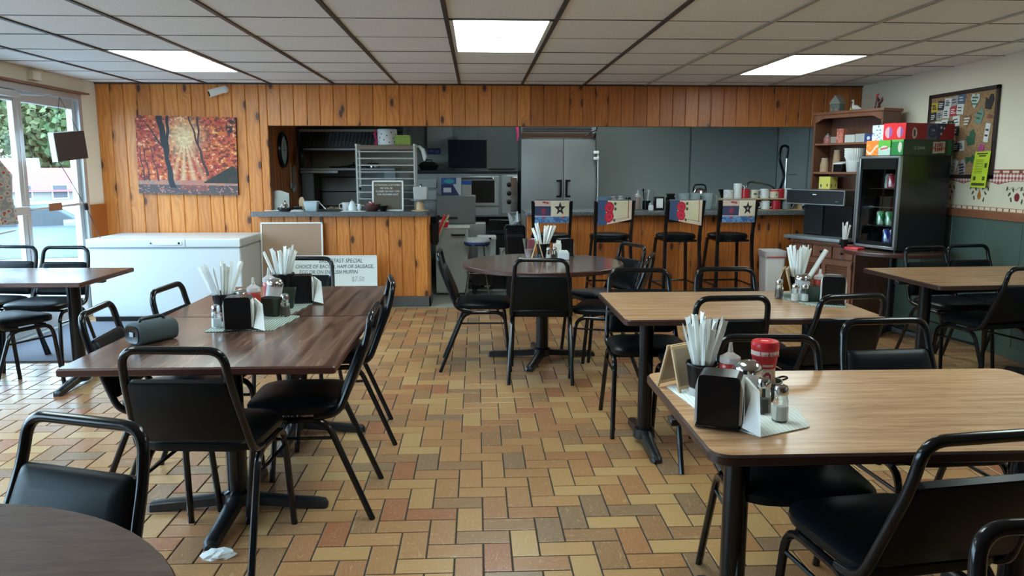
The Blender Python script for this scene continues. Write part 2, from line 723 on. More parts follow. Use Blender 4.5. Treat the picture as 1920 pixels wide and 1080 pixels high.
# ceiling light troffers
def diffuser_mat():
    q = NT('lit_prismatic_diffuser')
    o = q.obj()
    t = q.n('TexNoise', Vector=q.vmul(o, (2., 1.2, 1)), Scale=1.4, Detail=2., Distortion=2.5).outputs[0]
    st = q.ramp(t, [(.35, (.62, .80, .78)), (.6, (.86, 1., .97))])
    q.set(Base_Color=(.7, .75, .75), Emission_Color=st, Emission_Strength=5.0, Roughness=.4)
    return q.m


M['diffuser'] = diffuser_mat()
M['kdiffuser'] = emis('kitchen_diffuser', (.85, 1, .97), 3.6)
for n_, (i, j, lab) in enumerate([(3, 0, 'recessed fluorescent ceiling light in the middle, nearest the camera'), (-1, 2, 'recessed fluorescent ceiling light at left, towards the glass door'),
                                  (7, 2, 'recessed fluorescent ceiling light at right, near the corkboard wall'), (-1, -4, None), (3, -4, None), (7, -4, None)]):
    x0, y0 = CX0 + i * S, CY0 + j * S
    t = thing('ceiling_light', lab or 'recessed fluorescent ceiling light behind the camera', 'ceiling light', (x0 + S / 2, y0 + S, CEIL), 0, None if lab else 'ceiling lights behind the camera')
    w, d = S / 2 - .014, S - .006
    f = MB()
    for a, b, c, e in ((-w, w, -d, -d + .018), (-w, w, d - .018, d), (-w, -w + .022, -d, d), (w - .022, w, -d, d)):
        f.box(a, b, c, e, -.003, .02)
    f.build('frame', M['white_plastic'], t, smooth=False)
    MB().box(-w + .02, w - .02, -d + .016, d - .016, .006, .012).build('diffuser', M['diffuser'], t, smooth=False)


# ---- pine boards
def board_mesh(w, h, t=.014, horizontal=False):
    """board standing in the xz plane, front towards -y, with uv and per-mesh tint"""
    V, F = [], []
    b = .006
    x0, x1 = -w / 2, w / 2
    V = [(x0, 0, 0), (x1, 0, 0), (x1, 0, h), (x0, 0, h), (x0, -t + b, 0), (x1, -t + b, 0), (x1, -t + b, h), (x0, -t + b, h),
         (x0 + b, -t, 0), (x1 - b, -t, 0), (x1 - b, -t, h), (x0 + b, -t, h)]
    F = [(0, 3, 2, 1), (8, 9, 10, 11), (4, 8, 11, 7), (5, 6, 10, 9), (0, 4, 7, 3), (1, 2, 6, 5), (0, 1, 5, 9, 8, 4), (3, 7, 11, 10, 6, 2)]
    me = bpy.data.meshes.new('board')
    me.from_pydata(V, [], F)
    uvl = me.uv_layers.new(name='UVMap')
    ti = rnd.random()
    ox, oz = rnd.random() * 5, rnd.random() * 5
    uvs = []
    for f in F:
        for i in f:
            uvs.append((V[i][0] + ox, V[i][2] + oz))
    uvl.data.foreach_set('uv', np.array(uvs, dtype=np.float32).ravel())
    at = me.attributes.new('tint', 'FLOAT', 'CORNER')
    at.data.foreach_set('value', np.full(len(uvs), ti, dtype=np.float32))
    return me


def boards(parent, xa, xb, z0, z1, y, w=.1285, mat='pine', rot=0, vertical_run=None):
    x = xa
    while x < xb - .01:
        ww = min(w * rnd.choice([1, 1, 1, 1.0, .98]), xb - x)
        me = board_mesh(ww - .0015, z1 - z0)
        me.materials.append(M[mat])
        if vertical_run is None:
            link('board', me, parent, (x + ww / 2, y, z0))
        else:                                  # along +y on plane x = y-arg, facing `rot`
            link('board', me, parent, (y, x + ww / 2, z0), (0, 0, rot))
        x += ww


HEAD = 1.782
OPL = -2.03
wall_back = struct(MB().box(XL - .1, OPL, YB, YB + .12, 0, CEIL + .06).box(OPL, XR + .1, YB, YB + .12, HEAD, CEIL + .06).build('wall_back', M['brown_wood'], smooth=False))
boards(wall_back, XL, OPL, .0, CEIL, YB)
boards(wall_back, OPL, .54, HEAD, CEIL, YB)
boards(wall_back, .54, XR, HEAD, CEIL, YB, mat='pine_shaded')
# thin brown mould along the ceiling
MB().box(XL, XR, YB - .03, YB - .014, CEIL - .012, CEIL - .002).build('ceiling_mould', M['tbar_dark'], wall_back, smooth=False)
# half wall under the left counter
half_l = struct(MB().box(-2.15, -.49, 7.70, 7.95, 0, .905).build('wall_half_left', M['brown_wood'], smooth=False))
boards(half_l, -2.15, -.49, .10, .905, 7.70)
boards(half_l, 7.70, 7.95, .10, .905, -.49, rot=PI / 2, vertical_run=1)
MB().box(-2.15, -.465, 7.655, 7.70, 0, .10, .006, 1).box(-.49, -.465, 7.655, 7.97, 0, .10, .006, 1).build('baseboard', M['base_grey'], half_l)
half_r = struct(MB().box(.50, 3.5, 7.70, 7.95, 0, .905).build('wall_half_right', M['brown_wood'], smooth=False))
boards(half_r, .50, 3.5, .0, .905, 7.70, mat='pine_shaded')
c = MB().prism(rounded([(-2.20, 7.60), (-.47, 7.60), (-.47, 8.15), (-2.026, 8.15), (-2.026, 7.67), (-2.20, 7.67)], [.04, .04, .02, 0, 0, .02]), .906, .950).build('counter', M['counter'])
tag(c, 'speckled dark grey worktop on the pine half wall at left', 'counter')
c = MB().prism(rrect(3.05, .58, .02, cx=2.0, cy=7.86), .906, .950, .006).build('counter', M['counter'])
tag(c, 'long speckled dark worktop behind the four bar stools', 'counter')

# ---- right wall: cream above, fruit border, rail, green below
wall_r = struct(MB().box(XR, XR + .12, YF - .1, YB, 0, CEIL + .06).build('wall_right', M['cream'], smooth=False))


def border_fn(u, v):
    # u along the wall in metres*?, v 0..1 upwards ; band .31 m tall
    U_ = u * 6.0
    cream = (.72, .66, .50)
    c = cream
    n = fbm(U_ * 9, v * 6)
    c = tuple(x * (.93 + .12 * n) for x in cream)
    per = .42
    q = (U_ % per) / per
    edge = .66 + .09 * abs(math.sin(PI * q))
    if v > .90:
        c = (.72, .60, .42) if (int(U_ / .035) % 3) else (.25, .06, .05)
        if v > .975 or v < .915:
            c = (.30, .06, .05)
    elif v > edge:
        a, b = int(U_ / .018) % 2, int(v / .055) % 2
        c = ((.33, .03, .04), (.62, .35, .30), (.62, .35, .30), (.82, .74, .66))[a * 2 + b]
    elif v > edge - .018:
        c = (.28, .05, .04)
    elif v < .09:
        c = (.78, .62, .45)
        if (U_ % .07) < .012:
            c = (.12, .05, .04)
        if v < .015 or v > .075:
            c = (.38, .16, .07)
    else:
        k = int(U_ / per)
        qq = (q - .5) * per
        vv = (v - .36) * .31
        if k % 2:
            if (qq / .028) ** 2 + (vv / .030) ** 2 < 1:
                c = (.20, .012, .02)
        else:
            w = .024 if vv < .0 else .024 * max(0, 1 - vv / .055)
            if abs(qq) < w and -.032 < vv < .055 and (vv > 0 or (qq / .024) ** 2 + (vv / .032) ** 2 < 1):
                c = (.42, .17, .03)
        # leaves
        for (lx, lz, an) in ((-.045, .05, .6), (.04, .06, -.5), (.07, .02, .9), (-.08, .02, -.8), (-.06, -.02, .3), (.055, -.03, -.2), (.10, .055, .4), (-.11, .06, -.3)):
            dx, dz = qq - lx, vv - lz
            a_ = dx * math.cos(an) + dz * math.sin(an)
            b_ = -dx * math.sin(an) + dz * math.cos(an)
            if (a_ / .009) ** 2 + (b_ / .018) ** 2 < 1:
                c = (.045, .06, .025)
        if abs(vv - .062 - .008 * math.sin(qq * 90)) < .002 and abs(qq) < .1:
            c = (.12, .09, .03)
    return c


print_panel('wallpaper_border', 1300, 74, border_fn, lambda u, v: (XR - .0015, 7.7 - 6.0 * u, 1.050 + .31 * v), wall_r)
MB().box(XR - .022, XR, YF, YB, .99, 1.05, .006, 2).build('chair_rail', M['brown_wood'], wall_r)
y = YF
while y < YB:
    MB().box(XR - .010, XR, y + .003, min(y + .405, YB) - .003, .08, .99, .004, 1).build('panel', M['green_wall'], wall_r, smooth=False)
    y += .405
struct(MB().box(XR - .018, XR, YF, YB, 0, .085, .004, 1).build('baseboard_right', M['green_wall']))

# ---- left wall with glazed double door and windows
LT = .14
wl = MB()
wl.box(XL - LT, XL, 7.47, YB + .1, 0, CEIL + .06)      # strip between door and pine wall
wl.box(XL - LT, XL, 5.36, 7.47, 2.04, CEIL + .06)      # over the doors
wl.box(XL - LT, XL, 4.95, 5.36, 0, CEIL + .06)
wl.box(XL - LT, XL, .15, 4.95, 2.0, CEIL + .06)
wl.box(XL - LT, XL, .15, 4.95, 0, .35)
wl.box(XL - LT, XL, YF - .1, .15, 0, CEIL + .06)
wall_l = struct(wl.build('wall_left', M['cream'], smooth=False))
# wooden strip below the cream corner post
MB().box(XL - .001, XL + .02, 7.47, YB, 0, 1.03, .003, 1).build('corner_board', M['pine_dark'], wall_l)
# ledge over the doors
MB().box(XL, XL + .05, 5.30, 7.55, 2.045, 2.06, .003, 1).build('head_trim', M['brown_wood'], wall_l)
MB().box(XL, XL + .045, 6.64, 6.76, 2.085, 2.155, .006, 2).build('junction_box', M['cream'], wall_l)

frame = empty_struct('trim_1')
tag(frame)
fr = MB()
fr.box(XL - .11, XL + .01, 7.41, 7.47, 0, 2.04, .004, 1)
fr.box(XL - .11, XL + .01, 5.36, 5.42, 0, 2.04, .004, 1)
fr.box(XL - .11, XL + .01, 5.42, 7.41, 1.985, 2.04, .004, 1)
fr.build('door_frame', M['alu'], frame)
MB().box(XL - .13, XL + .03, 5.42, 7.41, 0, .012, .003, 1).build('door_sill', M['alu'], frame)


def glass_door(name, y0, y1, hinge_side):
    d = empty_struct(name, (XL - .05, 0, 0))
    s_ = MB()
    a, b = .055, .045
    s_.box(-.02, .025, y0, y0 + a, .015, 1.98, .004, 1)
    s_.box(-.02, .025, y1 - a, y1, .015, 1.98, .004, 1)
    s_.box(-.02, .025, y0 + a, y1 - a, 1.90, 1.98, .004, 1)
    s_.box(-.02, .025, y0 + a, y1 - a, .015, .18, .004, 1)
    s_.build('door_leaf', M['alu'], d)
    g = NT('door_glass')
    MB().box(-.001, .003, y0 + a, y1 - a, .18, 1.90).build('pane', M['pane'], d, smooth=False)
    bar = MB().tube(fillet([(.025, y0 + .03, 1.035), (.075, y0 + .03, 1.035), (.075, y1 - .03, 1.05), (.025, y1 - .03, 1.05)], .03), .012, 8)
    bar.build('push_bar', M['alu'], d)
    return d


def pane_mat():
    q = NT('window_glass')
    t = q.t
    out = t.nodes['Material Output']
    tr = q.n('BsdfTransparent', Color=(.93, .97, .97, 1))
    gl = q.n('BsdfGlossy', Roughness=.02, Color=(1, 1, 1, 1))
    fa = q.math('MULTIPLY_ADD', q.math('POWER', q.n('LayerWeight', Blend=.5).outputs['Facing'], 5.), .6, .03)
    mx = q.n('MixShader', i0=fa, i1=tr.outputs[0], i2=gl.outputs[0])
    t.links.new(mx.outputs[0], out.inputs[0])
    return q.m


M['pane'] = pane_mat()
d1 = glass_door('door_1', 6.50, 7.405, 1)
d2 = glass_door('door_2', 5.425, 6.49, 0)
MB().box(.078, .09, 6.72, 6.92, 1.01, 1.075, .003, 1).build('push_plate', M['brown_wood'], d1)
MB().box(.078, .09, 6.20, 6.42, 1.0, 1.065, .003, 1).build('push_plate', M['alu'], d2)
MB().box(.02, .08, 6.20, 6.46, 1.925, 1.975, .006, 2).tube([(.06, 6.42, 1.95), (.16, 6.62, 1.955), (.10, 6.86, 1.99)], .007, 6).build('door_closer', M['alu'], d2)
ry = [(7.0 * k) for k in (0,)]
for k, (a, b) in enumerate(((.15, 2.5), (2.5, 4.95))):
    w = empty_struct('window_%d' % (k + 1), (XL - .05, 0, 0))
    f = MB()
    for q in ((a, a + .05, .35, 2.0), (b - .05, b, .35, 2.0), (a + .05, b - .05, .35, .40), (a + .05, b - .05, 1.95, 2.0)):
        f.box(-.03, .03, q[0], q[1], q[2], q[3])
    f.build('window_frame', M['alu'], w, smooth=False)
    MB().box(-.001, .003, a + .05, b - .05, .40, 1.95).build('pane', M['pane'], w, smooth=False)

# ---- front wall behind the camera
struct(MB().box(XL - .14, XR + .12, YF - .14, YF, 0, CEIL + .06).build('wall_front', M['brown_wood'], smooth=False))

# ---- kitchen shell
struct(MB().box(OPL - .1, XR + .1, 7.62, 10.1, -.06, -.001).build('floor_kitchen', M['kfloor'], smooth=False))
wk = struct(MB().box(OPL - .15, OPL - .03, YB + .12, 10.0, 0, CEIL + .06).build('wall_kitchen_left', M['brown_wood'], smooth=False))
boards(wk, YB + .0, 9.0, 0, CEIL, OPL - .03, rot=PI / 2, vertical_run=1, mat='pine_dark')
wkb = struct(MB().box(OPL - .15, XR + .12, 9.9, 10.02, 0, CEIL + .06).build('wall_kitchen_back', M['grey_wall'], smooth=False))
for a, b in ((1.46, 2.72), (2.725, 3.86)):
    MB().box(a, b, 9.886, 9.9, .0, CEIL, .003, 1).build('wall_panel', M['grey_panel'], wkb, smooth=False)
MB().box(-.62, -.30, 9.86, 9.9, 1.0, CEIL, .003, 1).build('wall_panel', M['grey_panel'], wkb, smooth=False)
MB().box(2.716, 2.731, 9.878, 9.886, .0, CEIL).build('joint_strip', M['steel_d'], wkb, smooth=False)
wkr = struct(MB().box(XR, XR + .12, YB, 10.0, 0, CEIL + .06).build('wall_kitchen_right', M['grey_panel'], smooth=False))
MB().box(XR - .006, XR, 8.95, 8.965, 0, CEIL).build('joint_strip', M['steel_d'], wkr, smooth=False)
t = thing('ceiling_light', 'long fluorescent light on the kitchen ceiling, hidden by the pine header', 'ceiling light', (1.0, 8.9, CEIL + .06))
MB().box(-.9, .9, -.16, .16, -.03, 0, .01, 1).build('frame', M['white_plastic'], t)
MB().box(-.87, .87, -.13, .13, -.05, -.03, .01, 1).build('diffuser', M['kdiffuser'], t)

# ================================================================== FURNITURE
# ---- stacking banquet chair (front towards +y)
def make_chair():
    t = thing('dining_chair', 'chair', 'chair', group='black vinyl stacking chairs')
    out = rounded([(-.195, -.165), (.195, -.165), (.205, .21), (-.205, .21)], [.09, .09, .11, .11], 6)
    MB().slab(out, [(.03, .428), (.004, .430), (0, .438), (0, .456), (.008, .464), (.03, .472), (.08, .480), (.13, .483)]).build('seat', M['vinyl'], t)
    # back cushion, tilted
    P0, P1 = Vector((0, -.172, .475)), Vector((0, -.262, .700))
    D = (P1 - P0)
    L = D.length
    D.normalize()
    N = Vector((0, D.z, -D.y))
    ol = rounded([(-.183, 0), (.183, 0), (.157, L), (-.157, L)], [.03, .03, .02, .02], 3)
    rings = []
    for ins, th in ((.004, -.012), (0, -.009), (0, .010), (.006, .017), (.02, .023), (.05, .027)):
        cy = L / 2
        rings.append([tuple(P0 + Vector((x * (1 - ins / .18), 0, 0)) + D * (cy + (y - cy) * (1 - ins / cy)) + N * th) for x, y in ol])
    MB().rings(rings).build('backrest', M['vinyl'], t)
    hw0, hw1 = .193, .166
    loop = [(-hw0 + .005, -.06, .418), (-hw0, -.155, .432), (-hw1 - .002, -.262, .700), (-hw1 + .006, -.282, .805), (hw1 - .006, -.282, .805), (hw1 + .002, -.262, .700), (hw0, -.155, .432), (hw0 - .005, -.06, .418)]
    MB().tube(fillet(loop, [.06, .1, .085, .085, .1, .06], 7), .0135, 10).build('back_frame', M['tube'], t)
    for sx in (-1, 1):
        MB().tube(fillet([(sx * .203, -.272, .0), (sx * .190, -.105, .408), (sx * .190, .02, .408)], .07, 6), .0125, 8).build('leg', M['tube'], t)
        MB().tube(fillet([(sx * .190, .02, .408), (sx * .190, .165, .408), (sx * .203, .205, .0)], .07, 6), .0125, 8).build('leg', M['tube'], t)
        MB().tube([(sx * .192, -.135, .335), (sx * .192, .170, .335)], .0065, 6).build('side_rail', M['tube'], t)
    f = MB().tube([(-.19, .12, .415), (.19, .12, .415)], .009, 6).tube([(-.19, -.08, .415), (.19, -.08, .415)], .009, 6)
    f.build('seat_frame', M['tube'], t)
    return t


chair = make_chair()
R = math.radians
CH = [
    (-.934, 2.67, -4, 'black vinyl chair, back to camera, at the near end of the dark double table'),
    (-.698, 3.078, 92, 'black vinyl chair at the right side of the dark double table, nearer one'),
    (-.715, 3.87, 99, 'black vinyl chair at the right side of the dark double table, farther one'),
    (-1.262, 3.17, -85, 'black vinyl chair at the left side of the dark double table, behind the portable speaker'),
    (-1.20, 3.69, -93, 'black vinyl chair at the left side of the dark double table, nearest the chest freezer'),
    (-.975, 1.44, 161, 'black vinyl chair behind the bottom left round table'),
    (.421, 5.02, -5, 'black vinyl chair in front of the round table, back to the camera'),
    (.02, 5.30, -91, 'black vinyl chair at the left of the round table, seen from the side'),
    (.90, 5.58, 112, 'blue-grey lit vinyl chair at the right of the round table, farther one'),
    (.865, 5.03, 70, 'black vinyl chair at the right of the round table, nearer one'),
    (.893, 3.95, 178, 'black vinyl chair behind the middle oak table, left one, feet showing beneath it'),
    (1.397, 3.97, 180, 'black vinyl chair with a shiny rail behind the middle oak table, right one'),
    (1.10, 3.56, 4, 'black vinyl chair on the near side of the middle oak table, left one'),
    (1.62, 3.58, 10, 'black vinyl chair on the near side of the middle oak table, right one'),
    (.95, 2.20, 176, 'black vinyl chair on the far side of the near oak table, partly behind the condiments'),
    (1.53, 2.47, 183, 'black vinyl chair on the far side of the near oak table, right one'),
    (1.045, 1.79, 8, 'large black vinyl chair with its back to the camera at the near oak table'),
    (3.27, 5.12, 188, 'black vinyl chair behind the far right oak table, under the drinks cooler'),
    (3.64, 5.22, 186, 'black vinyl chair behind the far right oak table, against the green wall'),
    (3.11, 4.50, 12, 'black vinyl chair on the near side of the far right oak table'),
    (-3.40, 5.47, 172, 'black vinyl chair behind the far left table, at the left edge of the photo'),
    (-2.985, 5.40, 176, 'black vinyl chair behind the far left table, in front of the glass door'),
    (-2.90, 4.78, -24, 'black vinyl chair on the near side of the far left table'),
    (-1.10, 4.62, 176, 'black vinyl chair at the far end of the dark double table, before the whiteboard'),
    (.955, .83, 182, 'black vinyl chair in the bottom right corner, only its top rail in view'),
]
for x, y, a, lab in CH:
    place(chair, used, (x, y, 0), R(a), lab)


# ---- tables
def tabletop(t, w, d, r, top, edge, z=.705, th=.028, beveled=False):
    p = rrect(w, d, r, 6)
    MB().slab(p, [(.004, z - th), (0, z - th + .004), (0, z - .006), (.004, z - .001), (.006, z - .0008)]).build('table_edge', edge, t)
    MB().slab(p, [(.0055, z - .004), (.0055, z)]).build('tabletop', top, t, smooth=False)


def cast_foot(x0, y0, ang, ln):
    """tapering cast arm from the hub outwards with a rounded toe"""
    mb = MB().at(x0, y0, 0, ang)
    rings = []
    for q, w, h0, h1 in ((.02, .030, .030, .078), (.10, .030, .022, .062), (ln * .6, .027, .012, .048), (ln - .05, .027, .004, .040), (ln - .012, .026, .0, .034), (ln, .016, .002, .020)):
        rings.append([(q, -w, h0), (q, w, h0), (q, w * .9, h1 - .008), (q, w * .45, h1), (q, -w * .45, h1), (q, -w * .9, h1 - .008)])
    return mb.rings(rings)


def pedestal(t, x, y, arms, pr=.04, z=.705, ln=.34):
    MB().lathe([(pr + .012, .062), (pr + .012, .075), (pr, .085), (pr, z - .05)], 20, x, y).build('pole', M['tube'], t)
    MB().lathe([(pr + .01, .022), (pr + .02, .03), (pr + .016, .07), (pr + .006, .078)], 16, x, y).build('hub', M['cast'], t)
    for a in arms:
        cast_foot(x, y, R(a), ln).build('foot', M['cast'], t)
    MB().box(x - .2, x + .2, y - .022, y + .022, z - .050, z - .029, .003, 1).box(x - .022, x + .022, y - .2, y + .2, z - .050, z - .029, .003, 1).build('bracket', M['cast'], t)


def rect_table(lab, cx, cy, w, d, r, top, edge, poles, arms, rz=0, ln=.3, pr=.04):
    t = thing('dining_table', lab, 'table', (cx, cy, 0), R(rz))
    tabletop(t, w, d, r, top, edge)
    for px in poles:
        pedestal(t, px[0], px[1], arms, pr, ln=ln)
    return t


rect_table('dark walnut laminate square table, nearer half of the joined pair at left', -.945, 3.012, .925, .905, .008, M['walnut_x'], M['walnut_edge'], [(-.03, .0)], (0, 90, 180, 270), 0, .36)
rect_table('dark walnut laminate square table, farther half of the joined pair at left', -.955, 3.925, .93, .905, .008, M['walnut_x'], M['walnut_edge'], [(0, .0)], (0, 90, 180, 270), 0, .36)
rect_table('oak laminate table with brown edge and a full condiment set, nearest at right', 1.155, 2.06, 1.22, .75, .055, M['oak'], M['oak_edge'], [(-.42, 0), (.42, 0)], (90, 270), 0, .30, .036)
rect_table('oak laminate table with clipped corners in the middle right, straws at its far end', 1.245, 3.70, 1.19, .78, .03, M['oak'], M['oak_edge'], [(-.41, 0), (.41, 0)], (90, 270), 0, .30, .036)
rect_table('oak laminate table at the far right beside the green wall, bare top', 3.22, 4.66, 1.22, .82, .03, M['oak'], M['oak_edge'], [(-.42, .0), (.42, 0)], (90, 270), 3, .30, .036)
rect_table('brown laminate table at the far left in front of the glass door', -2.93, 4.93, 1.22, .72, .012, M['walnut_x'], M['walnut_edge'], [(.38, .0), (-.38, 0)], (90, 270), 0, .30, .04)


def round_table(lab, x, y, r, top, edge, arms, pr=.045, ln=.36, z=.705):
    t = thing('round_table', lab, 'table', (x, y, 0))
    c_ = circle(r, 64)
    MB().slab(c_, [(.012, z - .034), (0, z - .028), (0, z - .006), (.004, z - .001), (.006, z - .0008)]).build('table_edge', edge, t)
    MB().slab(c_, [(.0055, z - .004), (.0055, z)]).build('tabletop', top, t, smooth=False)
    pedestal(t, 0, 0, arms, pr, z=z, ln=ln)
    return t


round_table('round dark brown table in the middle of the room with straws on it', .467, 5.46, .575, M['brown_round'], M['walnut_edge'], (10, 95, 168, 252), .045, .40)
round_table('round dark brown table cut off in the bottom left corner', -1.03, .888, .62, M['brown_round'], M['walnut_edge'], (45, 135, 225, 315))
round_table('small round dark table under the drinks cooler', 3.44, 6.20, .40, M['brown_round'], M['walnut_edge'], (40, 130, 220, 310), .035, .34)


# ---- bar stools
def make_stool():
    t = thing('bar_stool', 'stool', 'bar stool', group='black metal bar stools at the right counter')
    MB().lathe([(.15, .700), (.185, .704), (.19, .715), (.19, .735), (.18, .748), (.14, .756), (.06, .76)], 28, 0, .06).build('seat', M['vinyl'], t)
    for sx in (-1, 1):
        MB().tube(fillet([(sx * .19, -.20, 0), (sx * .165, -.125, .70), (sx * .178, -.19, 1.075)], .12, 7), .019, 4).build('back_post', M['tube'], t)
        MB().tube([(sx * .20, .27, 0), (sx * .15, .19, .70)], .018, 4).build('leg', M['tube'], t)
    MB().tube(fillet([(-.186, .24, .27), (.186, .24, .27)], .01), .010, 6).tube([(-.186, .24, .27), (-.176, -.165, .27)], .010, 6).tube([(.186, .24, .27), (.176, -.165, .27)], .010, 6).tube([(-.178, -.17, .22), (.178, -.17, .22)], .010, 6).build('foot_rail', M['tube'], t)
    # concave back slat
    rings = []
    for i in range(9):
        x = -.168 + .336 * i / 8
        dy = -.035 * (1 - (x / .168) ** 2)
        rings.append([(x, -.165 + dy, .875), (x, -.150 + dy, .875), (x, -.173 + dy, 1.06), (x, -.188 + dy, 1.06)])
    MB().rings(rings).build('backrest', M['tube'], t)
    MB().box(-.15, .15, -.12, .20, .682, .702, .004, 1).build('seat_plate', M['tube'], t)
    return t


stool = make_stool()
SL = [(.70, 7.28, -3, 'black bar stool with a star towel on its back, first from the left'),
      (1.27, 7.28, 0, 'black bar stool with an apple towel on its back, second from the left'),
      (1.915, 7.28, 5, 'black bar stool with an apple towel on its back, third from the left'),
      (2.42, 7.28, 3, 'black bar stool with a star towel on its back, farthest right')]
for x, y, a, lab in SL:
    place(stool, used, (x, y, 0), R(a), lab)


def disc(x, y, cx, cy, rx, ry):
    return ((x - cx) / rx) ** 2 + ((y - cy) / ry) ** 2 < 1


def apple_towel(u, v):
    n = .9 + .2 * fbm(u * 30, v * 30, 2)
    c = (.62, .56, .38)
    if u < .26 + .03 * math.sin(v * 9):
        c = (.045, .075, .15)
    elif u > .93 or v < .10:
        c = (.66, .50, .42)
    elif .88 < u < .905 or .14 < v < .165:
        c = (.22, .05, .05)
    if disc(u, v, .33, .70, .13, .24) or disc(u, v, .33, .30, .13, .24) or disc(u, v, .36, .5, .07, .1):
        c = (.48, .015, .04)
        if abs(math.hypot((u - .33) * 1.6, v - (.7 if v > .5 else .3)) - .12) < .012:
            c = (.62, .08, .10)
    for lx, ly in ((.49, .86), (.50, .62), (.48, .12)):
        if disc(u, v, lx, ly, .035, .07):
            c = (.05, .08, .05)
    return tuple(x * n for x in c)


def star_towel(u, v):
    n = .9 + .2 * fbm(u * 30, v * 30, 2)
    c = (.60, .54, .42)
    if v < .28:
        c = (.04, .10, .26) if (fbm(u * 22, v * 22, 2) > .42) else (.12, .24, .42)
        if disc(u, v, .25, .25, .04, .05) or disc(u, v, .82, .25, .04, .05):
            c = (.4, .03, .04)
    elif v < .32:
        c = (.60, .42, .38)
    elif u < .46:
        c = (.50, .36, .30)
        if v < .75:
            c = (.035, .04, .09)
            if disc(u, v, .25, .53, .07, .13):
                c = (.22, .03, .06)
        elif disc(u, v, .27, .92, .05, .05) or disc(u, v, .36, .90, .04, .05):
            c = (.28, .05, .05)
    else:
        x, y = (u - .73) * 1.15, (v - .64) * .62
        a = math.atan2(x, y)
        rr = math.hypot(x, y)
        k = abs(((a / (2 * PI / 5)) + .5) % 1 - .5) * 2 * PI / 5
        if rr * (math.cos(k) + 2.6 * math.sin(k)) < .20 and rr > .03:
            c = (.02, .018, .02)
        elif rr < .014:
            c = (.02, .02, .02)
    return tuple(x * n for x in c)


def towel(x, y, rz, fn, lab, skew, grp=None):
    t = thing('dish_towel', lab, 'towel', (x, y, 0), R(rz))
    H, W = .205, .315

    def pos(u, v):
        xx = -W / 2 + W * u
        dy = -.035 * (1 - (xx / .168) ** 2)
        z = 1.078 - H * (1 - v) + skew * (u - .5) * (1 - v)
        return (xx, -.178 - (z - .875) * .070 + dy - .012 - .004 * math.sin(u * 9 + v * 3), z)
    print_panel('towel_front', 84, 56, fn, pos, t, M['print_cloth'])
    mb = MB()
    rings = []
    for i in range(13):
        u = i / 12
        a = Vector(pos(u, 1))
        rings.append([tuple(a), tuple(a + Vector((0, .018, .008))), tuple(a + Vector((0, .034, 0))), tuple(a + Vector((0, .045, -.17))), tuple(a + Vector((0, .042, -.17))), tuple(a + Vector((0, .030, -.002))), tuple(a + Vector((0, .016, .004))), tuple(a + Vector((0, .003, -.002)))])
    mb.rings(rings).build('towel_fold', M['towel_back'], t)
    return t


M['towel_back'] = plain('towel_back_cloth', (.10, .09, .12), .95, noise=.3, nscale=90)
towel(.70, 7.28, -3, star_towel, 'square star towel hanging on the leftmost bar stool', 0)
towel(1.27, 7.28, 0, apple_towel, 'red apple towel on the second bar stool from the left', .06)
towel(1.915, 7.28, 5, apple_towel, 'red apple towel on the third bar stool from the left', -.06)
towel(2.42, 7.28, 3, star_towel, 'square star towel hanging on the rightmost bar stool', 0)

# ---- chest freezer
t = thing('chest_freezer', 'long white chest freezer standing against the pine wall at left', 'freezer', (-2.78, 7.30, 0))
MB().box(-.675, .665, -.33, .36, .045, .665, .022, 3).build('body', M['white_enamel'], t)
MB().box(-.68, .67, -.345, .37, .672, .750, .018, 3).build('lid', M['white_enamel'], t)
MB().box(-.66, .65, -.32, .35, .66, .676).build('gasket', M['steel_d'], t)
MB().box(-.10, .16, -.352, -.344, .695, .728, .003, 1).build('badge_plate', M['white_plastic'], t)
MB().lathe([(.010, 0), (.010, .006)], 12).build('lock', M['dark_metal'], t, loc=(.135, -.351, .712), rot=(PI / 2, 0, 0))
MB().lathe([(.007, 0), (.007, .006)], 12).build('lock', M['dark_metal'], t, loc=(-.11, -.351, .712), rot=(PI / 2, 0, 0))
MB().box(-.66, .65, -.31, .34, .0, .047).build('plinth', M['dark_metal'], t)
MB().box(.185, .188, -.349, -.344, .68, .745).build('lid_seam', M['steel_d'], t)

# ---- boards leaning on the half wall
t = thing('pin_board', 'tan fabric board in a pale frame leaning on the half wall, behind the whiteboard', 'board', (-1.81, 7.60, .28), 0)
MB().box(-.29, .29, -.012, .008, .0, .56).build('board_face', plain('tan_board_fabric', (.36, .24, .17), .9, noise=.08, nscale=90), t, smooth=False)
f = MB()
for a in ((-.30, -.286, 0, .57), (.286, .30, 0, .57), (-.30, .30, -.01, .005), (-.30, .30, .556, .57)):
    f.box(a[0], a[1], -.018, .010, a[2], a[3])
f.build('frame', M['white_plastic'], t, smooth=False)
t.rotation_euler = (R(-4), 0, 0)
t = thing('step_crate', 'low wooden crate propping the leaning boards, hidden by the table', 'crate', (-1.55, 7.50, 0))
cb = MB()
for k in range(3):
    cb.box(-.53, .53, -.14, .14, .02 + k * .075, .075 + k * .075, .003, 1)
cb.build('slats', M['bare_wood'], t)
t = thing('whiteboard', 'small whiteboard with handwritten breakfast special leaning on the pine half wall', 'whiteboard', (-1.385, 7.50, .242), 0)
MB().box(-.405, .405, -.004, .008, 0, .285, .002, 1).build('board_face', plain('whiteboard_face', (.74, .80, .79), .25), t)
f = MB()
for a in ((-.41, -.402, 0, .292), (.402, .41, 0, .292), (-.41, .41, -.006, .002), (-.41, .41, .284, .292)):
    f.box(a[0], a[1], -.009, .010, a[2], a[3])
f.build('frame', M['white_plastic'], t, smooth=False)
t.rotation_euler = (R(-3), 0, 0)
ink = plain('marker_ink', (.05, .07, .07), .6)
ink2 = plain('faint_marker_ink', (.42, .40, .40), .6)
